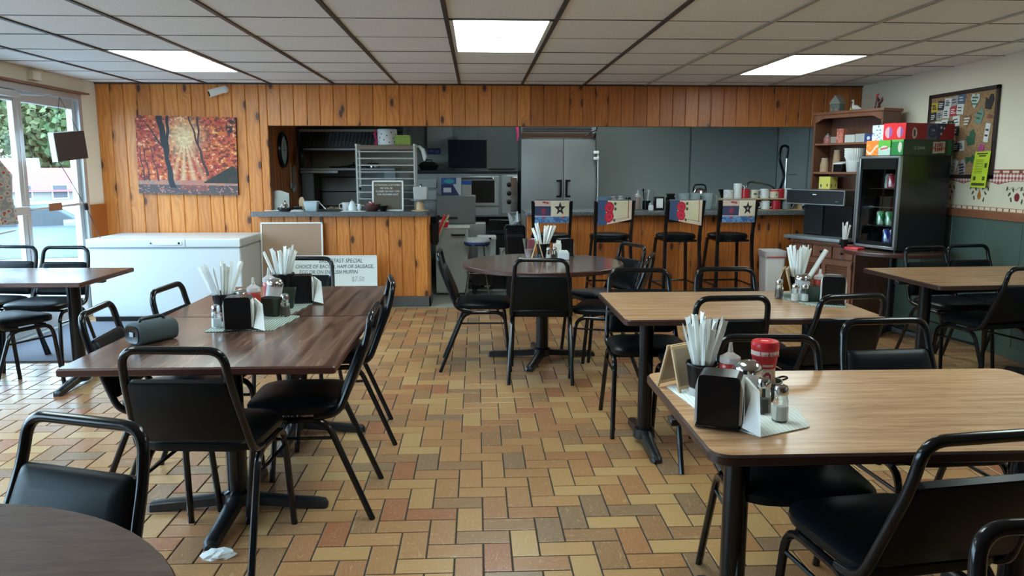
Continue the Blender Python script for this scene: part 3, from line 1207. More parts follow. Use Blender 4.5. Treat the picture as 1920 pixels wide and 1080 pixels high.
for body, sz, x, z, m in (('BREAKFAST SPECIAL', .058, .06, .222, ink), ("CHOICE OF BACON, HAM OR SAUSAGE,", .052, .0, .168, ink), ('EGG OR ON ENGLISH MUFFIN', .052, -.06, .114, ink), ('$7.50', .068, .22, .040, ink2)):
    text_mesh('handwriting', body, sz, m, t, (x, -.0055, z), (PI / 2, 0, 0), shear=.15, sx=.80)

# ---- canvas picture


def autumn(u, v):
    x, y = u, v
    f1 = fbm(x * 14, y * 14, 4)
    f2 = fbm(x * 40 + 5, y * 40, 3)
    c = (lerp(.30, .75, f1), lerp(.015, .26, f1 ** 1.5 * (.6 + .6 * f2)), lerp(.008, .06, f2))
    if f2 > .67:
        c = (.74, .42, .22)
    if f2 < .36:
        c = (.16, .03, .025)
    sx_, sy_ = .48, .74
    d = math.hypot((x - sx_) * 1.25, y - sy_)
    g = math.exp(-(d / .20) ** 2)
    ang = math.atan2(y - sy_, (x - sx_) * 1.25)
    if y < sy_ and y > .17:
        w = (math.sin(ang * 26) * .5 + .5) * max(0, 1 - abs((x - sx_ - (sy_ - y) * .02) / (.05 + .34 * (sy_ - y))) ** 2)
        c = tuple(lerp(a, b, .75 * w) for a, b in zip(c, (.72, .50, .28)))
    c = tuple(lerp(a, b, .8 * g * (.5 + f2 * .6)) for a, b in zip(c, (.85, .75, .42)))
    if y < .17 + .02 * f1:
        k = fbm(x * 60, y * 60, 2)
        c = (.09 + .35 * (k > .55), .07 + .12 * (k > .55), .07 + .10 * (k > .55))
        if y > .12:
            c = (.50, .20, .12) if k > .4 else (.28, .20, .18)
        if .42 < x < .7 and y > .05:
            c = tuple(lerp(a, b, .5 * f2) for a, b in zip(c, (.6, .08, .04)))

    def trunk(x0, y0, x1, y1, w0, w1):
        if not (min(y0, y1) <= y <= max(y0, y1)):
            return False
        t_ = (y - y0) / (y1 - y0)
        return abs(x - lerp(x0, x1, t_) - .006 * math.sin(y * 25)) < lerp(w0, w1, t_)
    dark = (.020, .022, .03)
    if trunk(.345, .08, .295, .50, .032, .020) or trunk(.295, .5, .235, 1, .026, .030) or trunk(.30, .5, .32, 1, .018, .014) or trunk(.29, .55, .05, 1, .012, .003) or trunk(.30, .6, .10, .75, .01, .004):
        c = dark
    if trunk(.70, .25, .60, .7, .016, .010) or trunk(.60, .7, .53, 1, .010, .008) or trunk(.62, .62, .62, 1, .007, .012):
        c = (.07, .03, .03)
    for a, b in ((.05, .02), (.10, .06), (.19, .13)):
        if trunk(a + .02, .17, b, .62, .007, .004):
            c = (.06, .025, .03)
    if y < .38 - abs(x - .95) * .75 and x > .66 and y > .15:
        c = (.02, .03, .025) if f2 < .55 else (.06, .03, .02)
    if x > .9 and y > .78 + .3 * (1 - x):
        c = dark if f2 < .5 else c
    return c


t = thing('canvas_picture', 'unframed canvas of red autumn trees with sunbeams on the pine wall', 'picture', (-2.815, 7.762, 1.118), 0)
print_panel('canvas_print', 300, 232, autumn, lambda u, v: (-.476 + .952 * u, -.0335, .0 + .748 * v), t)
MB().box(-.476, .476, -.033, .0, 0, .748, .002, 1).build('stretcher', plain('dark_canvas_edge', (.05, .025, .02), .8), t)
t.rotation_euler = (0, R(1.1), 0)

# ---- security camera on the pine wall
t = thing('security_camera', 'small white security camera under the ceiling on the pine wall', 'camera', (-2.42, 7.76, 2.12))
MB().lathe([(.035, 0), (.035, .012), (.018, .02), (.016, .045)], 18).build('mount', M['white_plastic'], t, loc=(0, 0, 0), rot=(PI / 2, 0, 0))
b = MB().tube([(0, 0, 0), (-.13, -.07, -.05)], [.033, .036], 14).build('camera_body', M['white_plastic'], t, loc=(.02, -.06, 0))
MB().tube([(-.13, -.07, -.05), (-.136, -.073, -.052)], .026, 14).build('lens', M['black_plastic'], t, loc=(.02, -.06, 0))


# ---- door mat
o = MB().prism(rrect(.95, 1.45, .02), .0, .012).build('door_mat', plain('grey_carpet_mat', (.12, .13, .16), .95, noise=.5, nscale=250, bump=.4), loc=(-3.12, 6.22, 0))
tag(o, 'grey ribbed floor mat in front of the glass door', 'mat')
# crumpled paper under the table leg
mb = MB()
rings = []
for k, (r_, z) in enumerate(((.055, .0), (.060, .006), (.045, .014), (.02, .018))):
    rings.append([((r_ + rnd.uniform(-.012, .012)) * math.cos(a * .449), (r_ * .6 + rnd.uniform(-.01, .01)) * math.sin(a * .449), z + rnd.uniform(0, .004) * (k > 0)) for a in range(14)])
o = mb.rings(rings).build('paper_scrap', M['paper'], loc=(-.93, 2.615, 0), smooth=False)
tag(o, 'crumpled white paper scrap under the foot of the dark double table', 'paper')

# ================================================================== TABLE ITEMS
TZ = .706


def napkin_dispenser(x, y, rz, lab, z=TZ, face='x', group='black napkin dispensers', fan=True):
    """black steel dispenser; napkins show on the two open ends (local +-x)"""
    t = thing('napkin_dispenser', lab, 'napkin dispenser', (x, y, z), R(rz), group)
    p = rounded([(-.052, .004), (.052, .004), (.052, .138), (-.052, .138)], [.004, .004, .014, .014], 4)
    b = MB()
    b.rings([[(x_, yy, z_) for x_, z_ in p] for yy in (-.042, .042)])
    b.box(-.056, .056, -.046, .046, 0, .006, .002, 1)
    b.build('shell', M['black_plastic'], t)
    for sx in (-1, 1):
        n = MB()
        for k in range(6):
            a = sx * (.053 + .0010 * k)
            n.box(a - .0007, a + .0007, -.036, .036, .012, .125 - .004 * k)
        n.build('napkin_stack', M['paper'], t, smooth=False)
    if fan:
        f = MB()
        f.rings([[(.060, -.040, .010), (.060, .033, .012), (.058, .030, .122), (.082, -.006, .108)], [(.108, -.070, .001), (.064, .036, .012), (.062, .032, .124), (.098, -.022, .104)]])
        f.build('pulled_napkin', M['paper'], t, smooth=False)
    return t


def shaker(x, y, lab, fill, z=TZ, group=None, rz=0, h=1.):
    t = thing('shaker', lab, 'shaker', (x, y, z), R(rz), group)
    o8 = lambda r: [(r * math.cos(PI / 4 * i + PI / 8), r * math.sin(PI / 4 * i + PI / 8)) for i in range(8)]
    g = MB().rings([[(a * s_, b * s_, zz * h) for a, b in o8(.021)] for s_, zz in ((.9, 0), (1, .004), (.92, .055), (.78, .070), (.78, .074))])
    g.build('glass_body', M['glass'], t, smooth=False)
    MB().rings([[(a * s_, b * s_, zz * h) for a, b in o8(.0175)] for s_, zz in ((1, .005), (.97, .042))]).build('contents', fill, t, smooth=False)
    MB().lathe([(.0175, .073 * h), (.0185, .075 * h), (.0185, .088 * h), (.015, .096 * h), (.006, .100 * h)], 16).build('cap', M['chrome'], t)
    return t


def sugar_pourer(x, y, lab, z=TZ):
    t = thing('sugar_pourer', lab, 'sugar dispenser', (x, y, z), 0)
    MB().lathe([(.030, 0), (.034, .004), (.035, .05), (.036, .090), (.035, .100)], 24).build('glass_body', M['clear_plastic'], t)
    MB().lathe([(.031, .004), (.032, .07)], 24).build('sugar', M['sugar'], t)
    MB().lathe([(.038, .097), (.039, .103), (.036, .115), (.026, .125), (.010, .130)], 24).build('lid', M['chrome'], t)
    MB().box(.006, .020, -.008, .008, .124, .130, .002, 1).build('flap', M['steel_d'], t)
    return t


def squeeze_bottle(x, y, lab, z=TZ, lean=(0, 0), h=.165, body=None):
    t = thing('ketchup_bottle', lab, 'bottle', (x, y, z), 0)
    k = h / .165
    MB().lathe([(.024, 0), (.029, .004), (.030, .095 * k), (.028, .108 * k), (.024, .112 * k)], 20).build('body', body or M['ketchup'], t)
    MB().lathe([(.0295, .108 * k), (.0300, .112 * k), (.0290, .124 * k), (.014, .133 * k), (.008, .138 * k), (.0045, .165 * k)], 20).build('nozzle_cap', M['clear_plastic'], t)
    t.rotation_euler = (lean[0], lean[1], 0)
    return t


straw_me = {}


def straw_cup(x, y, n, lab_cup, lab_straw, grp, z=TZ, r=.046, h=.072, ln=.185, spread=1., sx=(0, 0), up=0.):
    cu = thing('straw_cup', lab_cup, 'cup', (x, y, z + up), 0)
    MB().lathe([(r * .78, 0), (r * .8, .004), (r, h), (r * .94, h), (r * .75, .006)], 24, cap1=True).build('cup_body', M['black_plastic'], cu)
    MB().lathe([(r * .98, h - .008), (r * 1.04, h - .004), (r * 1.0, h + .001)], 24, cap0=False, cap1=False).build('rim', M['black_plastic'], cu)
    if 's' not in straw_me:
        mb = MB()
        for a in (0,):
            mb.rings([[(-.0045, -.0026, 0), (.0045, -.0026, 0), (.0055, .0010, 0), (-.0055, .0014, 0)], [(-.0060, -.0034, .09), (.0056, -.0026, .09), (.0062, .0022, .09), (-.0052, .0016, .09)],
                      [(-.0050, -.0030, .172), (.0056, -.0022, .172), (.0050, .0018, .172), (-.0056, .0022, .172)], [(-.0068, -.0012, .188), (.0060, -.0006, .182), (.0060, .0002, .190), (-.0062, .0004, .184)]])
        o = mb.build('paper_straw', M['paper'], smooth=False)
        straw_me['s'] = o.data
        bpy.data.objects.remove(o)
    for i in range(n):
        a = rnd.uniform(0, 2 * PI)
        q = rnd.uniform(.1, 1) ** .6
        b0 = Vector((math.cos(a) * r * .35 * q, math.sin(a) * r * .35 * q, .012))
        tip = Vector((math.cos(a) * r * 1.95 * q * spread + sx[0], math.sin(a) * r * 1.6 * q * spread + sx[1], ln))
        d = (tip - b0).normalized()
        s_ = link('paper_straw', straw_me['s'])
        s_.rotation_mode = 'QUATERNION'
        s_.rotation_quaternion = d.to_track_quat('Z', 'Y') @ Matrix.Rotation(rnd.uniform(0, 6), 4, 'Z').to_quaternion()
        s_.location = Vector((x, y, z + up)) + b0
        s_.scale = (1.3, 1.3, ln / .185 * rnd.uniform(.86, 1.04))
        tag(s_, lab_straw, 'straw', grp)
    return cu


def a_frame(x, y, rz, lab, z=TZ, h=.150):
    t = thing('card_holder', lab, 'card holder', (x, y, z), R(rz))
    # two leaning frames joined at the top, seen with their legs apart
    for s_ in (-1, 1):
        f = MB()
        for q in ((-.050, -.042), (.042, .050)):
            f.rings([[(q[0], s_ * .045 - .003, 0), (q[1], s_ * .045 - .003, 0), (q[1], s_ * .045 + .003, 0), (q[0], s_ * .045 + .003, 0)],
                     [(q[0], s_ * .006 - .003, h), (q[1], s_ * .006 - .003, h), (q[1], s_ * .006 + .003, h), (q[0], s_ * .006 + .003, h)]])
        for zz in (.012, h - .008):
            yy = lerp(s_ * .045, s_ * .006, zz / h)
            f.box(-.050, .050, yy - .003, yy + .003, zz - .004, zz + .006)
        f.build('wooden_frame', M['bare_wood'], t, smooth=False)
        MB().rings([[(-.043, s_ * .041 - .001, .018), (.043, s_ * .041 - .001, .018), (.043, s_ * .041 + .001, .018), (-.043, s_ * .041 + .001, .018)],
                    [(-.043, s_ * .009 - .001, h - .012), (.043, s_ * .009 - .001, h - .012), (.043, s_ * .009 + .001, h - .012), (-.043, s_ * .009 + .001, h - .012)]]).build('card', M['card_tan'], t, smooth=False)
    return t


M['card_tan'] = plain('tan_card', (.34, .26, .18), .8, noise=.1)
M['green_cloth'] = None


def cloth_mat(name, a, b):
    q = NT(name)
    o = q.obj()
    w = q.n('TexWave', Vector=q.vmul(o, (1, 1, 1)), Scale=26., Distortion=.4)
    q.set(Base_Color=q.ramp(w.outputs[0], [(.35, a), (.6, b)]), Roughness=.95)
    return q.m


M['mat_white'] = cloth_mat('striped_white_cloth', (.66, .73, .70), (.82, .85, .83))
M['mat_green'] = cloth_mat('striped_green_cloth', (.16, .22, .19), (.46, .52, .48))


def cloth(x, y, pts, m, lab, z=TZ, rip=.003):
    c_ = rounded(pts, .012, 3)
    o = MB().slab(c_, [(0, .0), (0, .0022), (.002, .003)]).build('table_cloth', m, loc=(x, y, z))
    return tag(o, lab, 'cloth')


# --- near right table (the full set)
cloth(0, 0, [(.574, 2.262), (.615, 1.93), (.70, 1.80), (.855, 1.872), (.885, 2.02), (.66, 2.27)], M['mat_white'], 'wrinkled white striped napkin cloth under the condiments on the near oak table')
napkin_dispenser(.625, 1.90, -24, 'black napkin dispenser with a pulled napkin, on the near oak table', TZ + .003)
shaker(.792, 1.915, 'glass salt shaker in front on the near oak table', M['salt'], TZ + .003, rz=10)
shaker(.772, 1.985, 'glass pepper shaker behind the salt on the near oak table', M['pepper'], TZ + .003)
sugar_pourer(.752, 2.055, 'glass sugar pourer with a domed chrome lid on the near oak table', TZ + .003)
squeeze_bottle(.722, 2.120, 'red ketchup squeeze bottle with a clear cap on the near oak table', TZ + .003)
straw_cup(.655, 2.165, 24, 'black plastic cup full of paper straws on the near oak table', 'white paper-wrapped straw in the black cup on the near oak table', 'straws on the near oak table', TZ + .003, up=.025, ln=.195)
o = MB().lathe([(.036, 0), (.036, .022), (.033, .024)], 20).build('cup_stand', M['clear_plastic'], loc=(.655, 2.165, TZ + .003))
tag(o, 'clear plastic stand under the straw cup on the near oak table', 'stand')
a_frame(.612, 2.245, 32, 'small wooden card holder beside the straw cup on the near oak table', TZ + .003, .135)
# green caddy behind
t = thing('condiment_caddy', 'dark green plastic caddy behind the shakers on the near oak table', 'caddy', (.835, 2.135, TZ + .003), R(20))
MB().lathe([(.040, 0), (.046, .045), (.048, .05), (.044, .05), (.036, .004)], 20).build('bowl', M['green_plastic'], t)
MB().tube(fillet([(.046, -.01, .045), (.075, -.01, .05), (.075, .012, .05), (.046, .012, .045)], .012), .003, 6).build('handle', M['black_plastic'], t)
# creamer
t = thing('creamer_bottle', 'red-lidded coffee creamer bottle with a tan waist on the near oak table', 'bottle', (.830, 2.140, TZ + .010), 0)


def creamer(u, v):
    a = (u - .5) * 2 * PI
    if v > .90:
        return (.70, .62, .60) if abs(math.sin(u * 160)) > .25 or abs(a) > .9 else (.50, .12, .12)
    if v > .60:
        return (.50, .012, .02) if not (abs(a) < .5 and .66 < v < .69) else (.75, .5, .5)
    c = lerp(.45, .62, fbm(u * 9, v * 9))
    if disc(a, v, -.05, .42, .55, .17):
        c2 = (.70, .62, .58)
        if disc(a, v, -.05, .42, .38, .11):
            c2 = (.40, .02, .05) if not disc(a, v, -.05, .42, .2, .04) else (.75, .7, .68)
        return c2
    if abs(v - .56) < .045 and abs(a) < 1.2:
        return (.62, .45, .30)
    return (c, c * .66, c * .44)


def cr_pos(u, v):
    rr = .034 + .003 * math.cos(v * PI * 2)
    if v > .85:
        rr = .0385
    th_ = -PI / 2 + (u - .5) * 2 * PI
    return (rr * math.cos(th_), rr * math.sin(th_), .004 + .128 * v)


MB().lathe([(.034, 0), (.0345, .004), (.029, .02), (.029, .120), (.034, .130)], 28).build('body', M['white_plastic'], t)
print_panel('label_sleeve', 60, 40, creamer, cr_pos, t)
MB().lathe([(.0385, .132), (.0395, .136), (.0395, .150), (.036, .158), (.022, .161), (.018, .158), (.006, .158)], 28).build('lid', M['red_plastic'], t)
text_mesh('lettering', 'SNAP TO CLOSE', .0075, plain('print_red', (.5, .03, .04), .5), t, (-.0, -.0400, .1205), (PI / 2, 0, 0))

# --- middle right table
cloth(0, 0, [(1.548, 3.885), (1.62, 3.62), (1.77, 3.55), (1.80, 3.70), (1.78, 3.92), (1.64, 4.03)], M['mat_green'], 'dark green striped cloth under the condiments on the middle oak table')
napkin_dispenser(1.745, 3.66, 180 - 24, 'black napkin dispenser with its white side showing on the middle oak table', TZ + .003, fan=False)
straw_cup(1.668, 3.905, 22, 'black straw cup at the back of the middle oak table', 'white paper-wrapped straw in the cup on the middle oak table', 'straws on the middle oak table', TZ + .003, ln=.22, up=.03, r=.042)
o = MB().lathe([(.035, 0), (.035, .027), (.033, .029)], 20).build('cup_stand', M['clear_plastic'], loc=(1.668, 3.905, TZ + .003))
tag(o, 'clear stand under the straw cup on the middle oak table', 'stand')
s_ = thing('takeaway_straw', 'thick white wrapped utensil leaning out of the cup on the middle oak table', 'utensil', (1.715, 3.88, TZ + .10))
MB().tube([(0, 0, 0), (.085, .0, .145)], .012, 6).build('wrapper', M['paper'], s_, smooth=False)
sugar_pourer(1.655, 3.815, 'glass sugar pourer with a white lid on the middle oak table', TZ + .003)
shaker(1.590, 3.74, 'salt shaker at the front of the middle oak table', M['salt'], TZ + .003, h=.9)
shaker(1.545, 3.835, 'pepper shaker at the left of the middle oak table', M['pepper'], TZ + .003)
shaker(1.632, 3.725, 'squat white-filled glass shaker beside the green caddy, middle oak table', M['sugar'], TZ + .003, h=.92)
t = thing('condiment_caddy', 'dark green plastic caddy on the middle oak table', 'caddy', (1.672, 3.735, TZ + .003), R(-4))
p = rrect(.075, .055, .01)
MB().slab(p, [(.008, 0), (.006, .003), (0, .075), (.003, .075), (.012, .004)]).build('box', M['green_plastic'], t)
squeeze_bottle(1.752, 3.83, 'red ketchup bottle behind the caddy on the middle oak table', TZ + .003, h=.15)
a_frame(1.60, 3.90, 60, 'wooden card holder at the back of the middle oak table', TZ + .003, .15)
t = thing('creamer_tub', 'round clear tub of creamers behind the dispenser, middle oak table', 'tub', (1.835, 3.86, TZ))
MB().lathe([(.042, 0), (.046, .105), (.043, .105), (.038, .006)], 20).build('tub', M['clear_plastic'], t)
MB().lathe([(.047, .100), (.048, .108), (.040, .118), (.01, .12)], 20).build('lid', M['steel_d'], t)

# --- round table
napkin_dispenser(.665, 5.80, 20, 'black napkin dispenser at the back of the round table', fan=False)
straw_cup(.500, 5.80, 22, 'black cup of straws on the round table', 'white paper-wrapped straw in the cup on the round table', 'straws on the round table', ln=.215, r=.052, h=.075, up=.025, spread=1.15, sx=(-.01, 0))
o = MB().lathe([(.042, 0), (.042, .022), (.036, .024)], 20).build('cup_stand', M['black_plastic'], loc=(.500, 5.80, TZ))
tag(o, 'black stand under the straw cup on the round table', 'stand')
t = thing('drinking_glass', 'clear flared glass with jam packets on the round table', 'glass', (.385, 5.66, TZ))
MB().lathe([(.028, 0), (.030, .006), (.050, .150), (.0485, .150), (.027, .008)], 24).build('glass_body', M['glass'], t)
MB().lathe([(.025, .010), (.036, .07), (.03, .075)], 20).build('contents', plain('jam_packets', (.30, .20, .22), .5, noise=.6, nscale=60), t)
MB().box(-.01, .038, -.01, .02, .08, .145, .004, 1).build('packet', plain('maroon_packet', (.18, .02, .04), .5), t)
a_frame(.44, 5.62, 90, 'wooden card holder standing like a tent on the round table', h=.14)
shaker(.520, 5.58, 'salt shaker on the round table, behind the chair rail', M['salt'], h=.95)
shaker(.565, 5.60, 'pepper shaker on the round table, next to the salt', M['pepper'], h=.95)
t = thing('sweetener_box', 'small white ceramic box of sugar packets on the round table', 'box', (.63, 5.60, TZ), R(5))
MB().slab(rrect(.082, .055, .006), [(.004, 0), (0, .004), (0, .052), (.003, .052), (.006, .008)]).build('dish', M['white_enamel'], t)
pk = MB()
for k in range(7):
    pk.box(-.034 + k * .01, -.028 + k * .01, -.02, .02, .01, .066 + .003 * (k % 2))
pk.build('packets', M['paper'], t, smooth=False)
o = MB().box(-.032, .032, -.004, .004, 0, .105, .002, 1).build('menu_card', M['paper'], loc=(.60, 5.74, TZ), rot=R(8))
tag(o, 'upright white card behind the sugar box on the round table', 'card')
o = MB().slab(rounded([(-.07, -.05), (.10, -.05), (.12, .05), (-.05, .06)], .01), [(0, 0), (0, .003), (.004, .008)]).build('napkin', M['paper'], loc=(.36, 5.60, TZ))
tag(o, 'folded white napkin lying at the left of the round table set', 'napkin')

# --- dark double table
cloth(0, 0, [(-1.115, 3.13), (-.84, 3.15), (-.80, 3.46), (-.905, 3.50), (-.93, 3.62), (-1.10, 3.50)], M['mat_green'], 'green striped cloth under the near condiment set on the dark table')
cloth(0, 0, [(-.98, 3.60), (-.855, 3.50), (-.80, 3.88), (-.95, 3.93)], M['mat_green'], 'green striped cloth under the far condiment set on the dark table')
napkin_dispenser(-.985, 3.180, 8, 'black napkin dispenser at the front of the dark double table', TZ + .003)
shaker(-1.085, 3.20, 'salt shaker to the left of the front dispenser on the dark table', M['salt'], TZ + .003)
straw_cup(-1.115, 3.40, 20, 'black straw cup beside the chrome pourer on the dark table', 'white paper-wrapped straw in the left cup on the dark double table', 'straws in the left cup on the dark table', TZ + .003, up=.035, ln=.205, r=.050, h=.08, spread=1.2)
o = MB().lathe([(.040, 0), (.040, .032), (.036, .034)], 20).build('cup_stand', M['glass'], loc=(-1.115, 3.40, TZ + .003))
tag(o, 'clear stand under the left straw cup on the dark double table', 'stand')
sugar_pourer(-1.045, 3.43, 'chrome-lidded sugar pourer behind the front dispenser on the dark table', TZ + .003)
squeeze_bottle(-.985, 3.40, 'ketchup bottle with a milky cap behind the front dispenser, dark table', TZ + .003, h=.185)
squeeze_bottle(-.975, 3.62, 'second ketchup bottle farther back on the dark double table', TZ + .003, h=.20)
t = sugar_pourer(-.945, 3.545, 'sugar pourer leaning in the green caddy on the dark double table', TZ + .035)
t.rotation_euler = (0, R(10), 0)
t = thing('condiment_caddy', 'dark green plastic caddy at the front of the dark double table', 'caddy', (-.925, 3.46, TZ + .003), R(-20))
MB().slab(rrect(.09, .06, .01), [(.014, 0), (.012, .003), (0, .085), (.003, .085), (.016, .004)]).build('box', M['green_plastic'], t)
t = thing('condiment_caddy', 'dark green plastic caddy below the far straw cup on the dark table', 'caddy', (-.915, 3.66, TZ + .003), R(5))
MB().slab(rrect(.105, .07, .01), [(.016, 0), (.014, .003), (0, .095), (.003, .095), (.018, .004)]).build('box', M['green_plastic'], t)
straw_cup(-.955, 3.80, 14, 'black straw cup at the far condiment set on the dark table', 'white paper-wrapped straw in the far cup on the dark double table', 'straws in the far cup on the dark table', TZ + .003, up=.065, ln=.205, r=.055, h=.085, spread=1.)
o = MB().lathe([(.045, 0), (.045, .062), (.040, .064)], 20).build('cup_stand', M['green_plastic'], loc=(-.955, 3.80, TZ + .003))
tag(o, 'green stand under the far straw cup on the dark double table', 'stand')
napkin_dispenser(-.872, 3.82, 8, 'black napkin dispenser at the far condiment set on the dark table', TZ + .003)
shaker(-.862, 3.45, 'pepper shaker standing alone on the green cloth, dark double table', M['pepper'], TZ + .003, h=1.05)
# portable speaker
t = thing('portable_speaker', 'grey-blue cylindrical portable speaker lying on the dark double table', 'speaker', (-1.255, 2.975, TZ), R(-32))
ov = rrect(.100, .082, .036, 6)
MB().rings([[(x_, y_, z_ + .041) for x_, z_ in [(a * s_, b * s_) for a, b in ov]] for s_, y_ in ((.9, -.084), (1, -.078), (1, .078), (.9, .084))]).build('body', plain('speaker_fabric', (.055, .075, .085), .8, bump=.3, nscale=500), t)
for s2 in (-1, 1):
    MB().rings([[(a * q, s2 * yy, b * q + .041) for a, b in ov] for q, yy in ((.80, .083), (.80, .088), (.70, .086))]).build('end_cap', M['black_plastic'], t)
MB().tube(fillet([(0, -.055, .078), (0, -.045, .096), (0, .045, .096), (0, .055, .078)], .02), .006, 6).build('handle', M['dark_metal'], t)
MB().box(-.012, .012, -.0895, -.087, .032, .050, .001, 1).build('badge', M['steel_d'], t)

# ================================================================== RIGHT CORNER
HA = R(-64.8)
t = thing('corner_cabinet', 'brown wooden base cabinet with drawers and louvred door below the ice machine', 'cabinet', (3.37, 7.06, 0), HA)
# local: front towards -y, x along the front; centre back
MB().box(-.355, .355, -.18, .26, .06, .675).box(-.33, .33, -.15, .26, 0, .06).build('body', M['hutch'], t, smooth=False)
MB().box(-.375, .375, -.205, .27, .675, .70, .006, 2).build('cabinet_top', M['brown_wood'], t)
for k in range(3):
    a = -.34 + k * .2266
    d_ = MB().box(a + .006, a + .2206, -.196, -.18, .555, .662, .004, 1).build('drawer', M['brown_wood'], t)
    MB().lathe([(.006, 0), (.006, .012), (.012, .018), (.008, .024)], 12).build('knob', M['dark_metal'], d_, loc=(a + .113, -.196, .608), rot=(PI / 2, 0, 0))
for k in range(2):
    a = -.34 + k * .34
    d_ = MB()
    for q in ((a + .006, a + .05, .075, .545), (a + .29, a + .334, .075, .545), (a + .05, a + .29, .075, .125), (a + .05, a + .29, .495, .545)):
        d_.box(q[0], q[1], -.198, -.18, q[2], q[3])
    d_ = d_.build('door', M['brown_wood'], t, smooth=False)
    for j in range(14):
        z = .132 + j * .0262
        MB().at(a + .17, -.188, z + .012, rx=R(28)).box(-.12, .12, -.011, .011, -.003, .003).build('slat', M['brown_wood'], d_, smooth=False)
    MB().tube([(a + .335, -.200, .47), (a + .335, -.200, .52)], .006, 6).build('hinge', M['dark_metal'], d_)

t = thing('shelf_hutch', 'brown wooden open-shelf hutch in the corner with figurines on top', 'shelf unit', (3.50, 7.14, .70), HA)
b = MB()
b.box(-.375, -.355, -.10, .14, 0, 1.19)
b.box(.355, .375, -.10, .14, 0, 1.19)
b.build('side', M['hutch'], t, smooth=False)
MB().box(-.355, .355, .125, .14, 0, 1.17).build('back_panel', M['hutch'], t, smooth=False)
MB().box(-.39, .39, -.115, .145, 1.17, 1.195, .006, 2).build('top_board', M['brown_wood'], t)
MB().rings([[(x_, yy, z_) for x_, z_ in rounded([(-.355, 1.17), (-.355, 1.10), (-.34, 1.10), (-.27, 1.135), (.27, 1.135), (.34, 1.10), (.355, 1.10), (.355, 1.17)], .01, 2)] for yy in (-.10, -.085)]).build('valance', M['brown_wood'], t, smooth=False)
SHZ = (.635, .905)
for z in SHZ + (.475,):
    MB().box(-.355, .355, -.095, .125, z - .018, z).build('shelf', M['brown_wood'], t, smooth=False)
hm = Matrix.Translation((3.50, 7.14, .70)) @ Matrix.Rotation(HA, 4, 'Z')


def hp(x, y, z):
    return tuple(hm @ Vector((x, y, z)))


# figurines on top
t = thing('birdhouse_figurine', 'little grey and white cottage figurine on top of the hutch', 'figurine', hp(-.20, 0, 1.196), HA)
MB().box(-.055, .055, -.04, .04, 0, .075, .004, 1).build('walls', plain('figurine_grey', (.16, .18, .17), .7, noise=.5, nscale=60), t)
MB().rings([[(-.062, yy, .075), (.062, yy, .075), (.045, yy, .105), (.012, yy, .14), (0, yy, .155), (-.012, yy, .14), (-.045, yy, .105)] for yy in (-.042, .042)]).build('roof', plain('figurine_roof', (.30, .31, .27), .7, noise=.5, nscale=50), t)
MB().box(-.040, -.012, -.044, -.04, .01, .035).box(.012, .040, -.044, -.04, .01, .035).build('windows', M['card_tan'], t, smooth=False)
t = thing('goose_figurine', 'white goose figurine on top of the hutch', 'figurine', hp(.0, 0, 1.196), HA + R(10))
gm = plain('white_ceramic', (.78, .77, .72), .35)
mb = MB()
mb.tube([(-.030, 0, .022), (-.015, 0, .030), (.010, 0, .028), (.040, 0, .018), (.062, 0, .012)], [.010, .024, .024, .013, .002], 12)
mb.tube([(-.018, 0, .036), (-.024, 0, .060), (-.020, 0, .082), (-.026, 0, .094), (-.036, 0, .094)], [.016, .009, .008, .012, .006], 10)
mb.build('body', gm, t)
MB().tube([(-.036, 0, .094), (-.052, 0, .089)], [.005, .002], 6).build('beak', plain('orange_beak', (.6, .25, .03), .4), t)
MB().tube([(-.030, -.02, .006), (-.028, -.02, .030)], [.014, .008], 8).build('gosling', plain('yellow_gosling', (.55, .50, .12), .5), t)
t = thing('rooster_figurine', 'dark rooster figurine with a red comb on top of the hutch', 'figurine', hp(.235, 0, 1.196), HA)
mb = MB()
mb.tube([(0, 0, .0), (0, 0, .03), (.005, 0, .06), (-.004, 0, .085), (-.010, 0, .10)], [.030, .022, .026, .014, .010], 10)
mb.tube([(.02, 0, .055), (.040, 0, .075), (.045, 0, .10)], [.016, .012, .003], 8)
mb.build('body', plain('rooster_brown', (.10, .03, .02), .4, noise=.6, nscale=60), t)
MB().tube([(-.016, 0, .105), (-.008, 0, .125), (.002, 0, .135)], [.008, .010, .003], 6).build('comb', M['red_plastic'], t)
# on the shelves
t = thing('glass_jar', 'small jar of red sweets at the left end of the upper hutch shelf', 'jar', hp(-.28, -.01, .906), HA)
MB().lathe([(.034, 0), (.036, .004), (.036, .050), (.026, .064)], 18).build('jar_body', plain('pink_sweets', (.42, .16, .15), .4, noise=.5, nscale=70), t)
MB().lathe([(.028, .064), (.028, .076), (.010, .084), (.008, .094)], 18).build('lid', M['steel_d'], t)


def carton(x, y, z, w, d, h, col, lab, rz=0., fn=None, name='carton', cat='box', side=None, base=None):
    bx = thing(name, lab, cat, base or hp(x, y, z), (HA if base is None else 0) + R(rz))
    m = plain(name + '_card', col, .6)
    MB().box(-w / 2, w / 2, -d / 2, d / 2, 0, h, .0015, 1).build('carton_body', m, bx)
    if fn:
        print_panel('front_print', 36, 30, fn, lambda u, v: (-w / 2 + w * u, -d / 2 - .0008, h * v), bx)
    if side:
        print_panel('side_print', 36, 30, side, lambda u, v: (w / 2 + .0008, -d / 2 + d * u, h * v), bx)
    MB().box(-w / 2 + .004, w / 2 - .004, -.0015, .0015, h, h + .0008).build('flap_seam', M['black_plastic'], bx, smooth=False)
    return bx


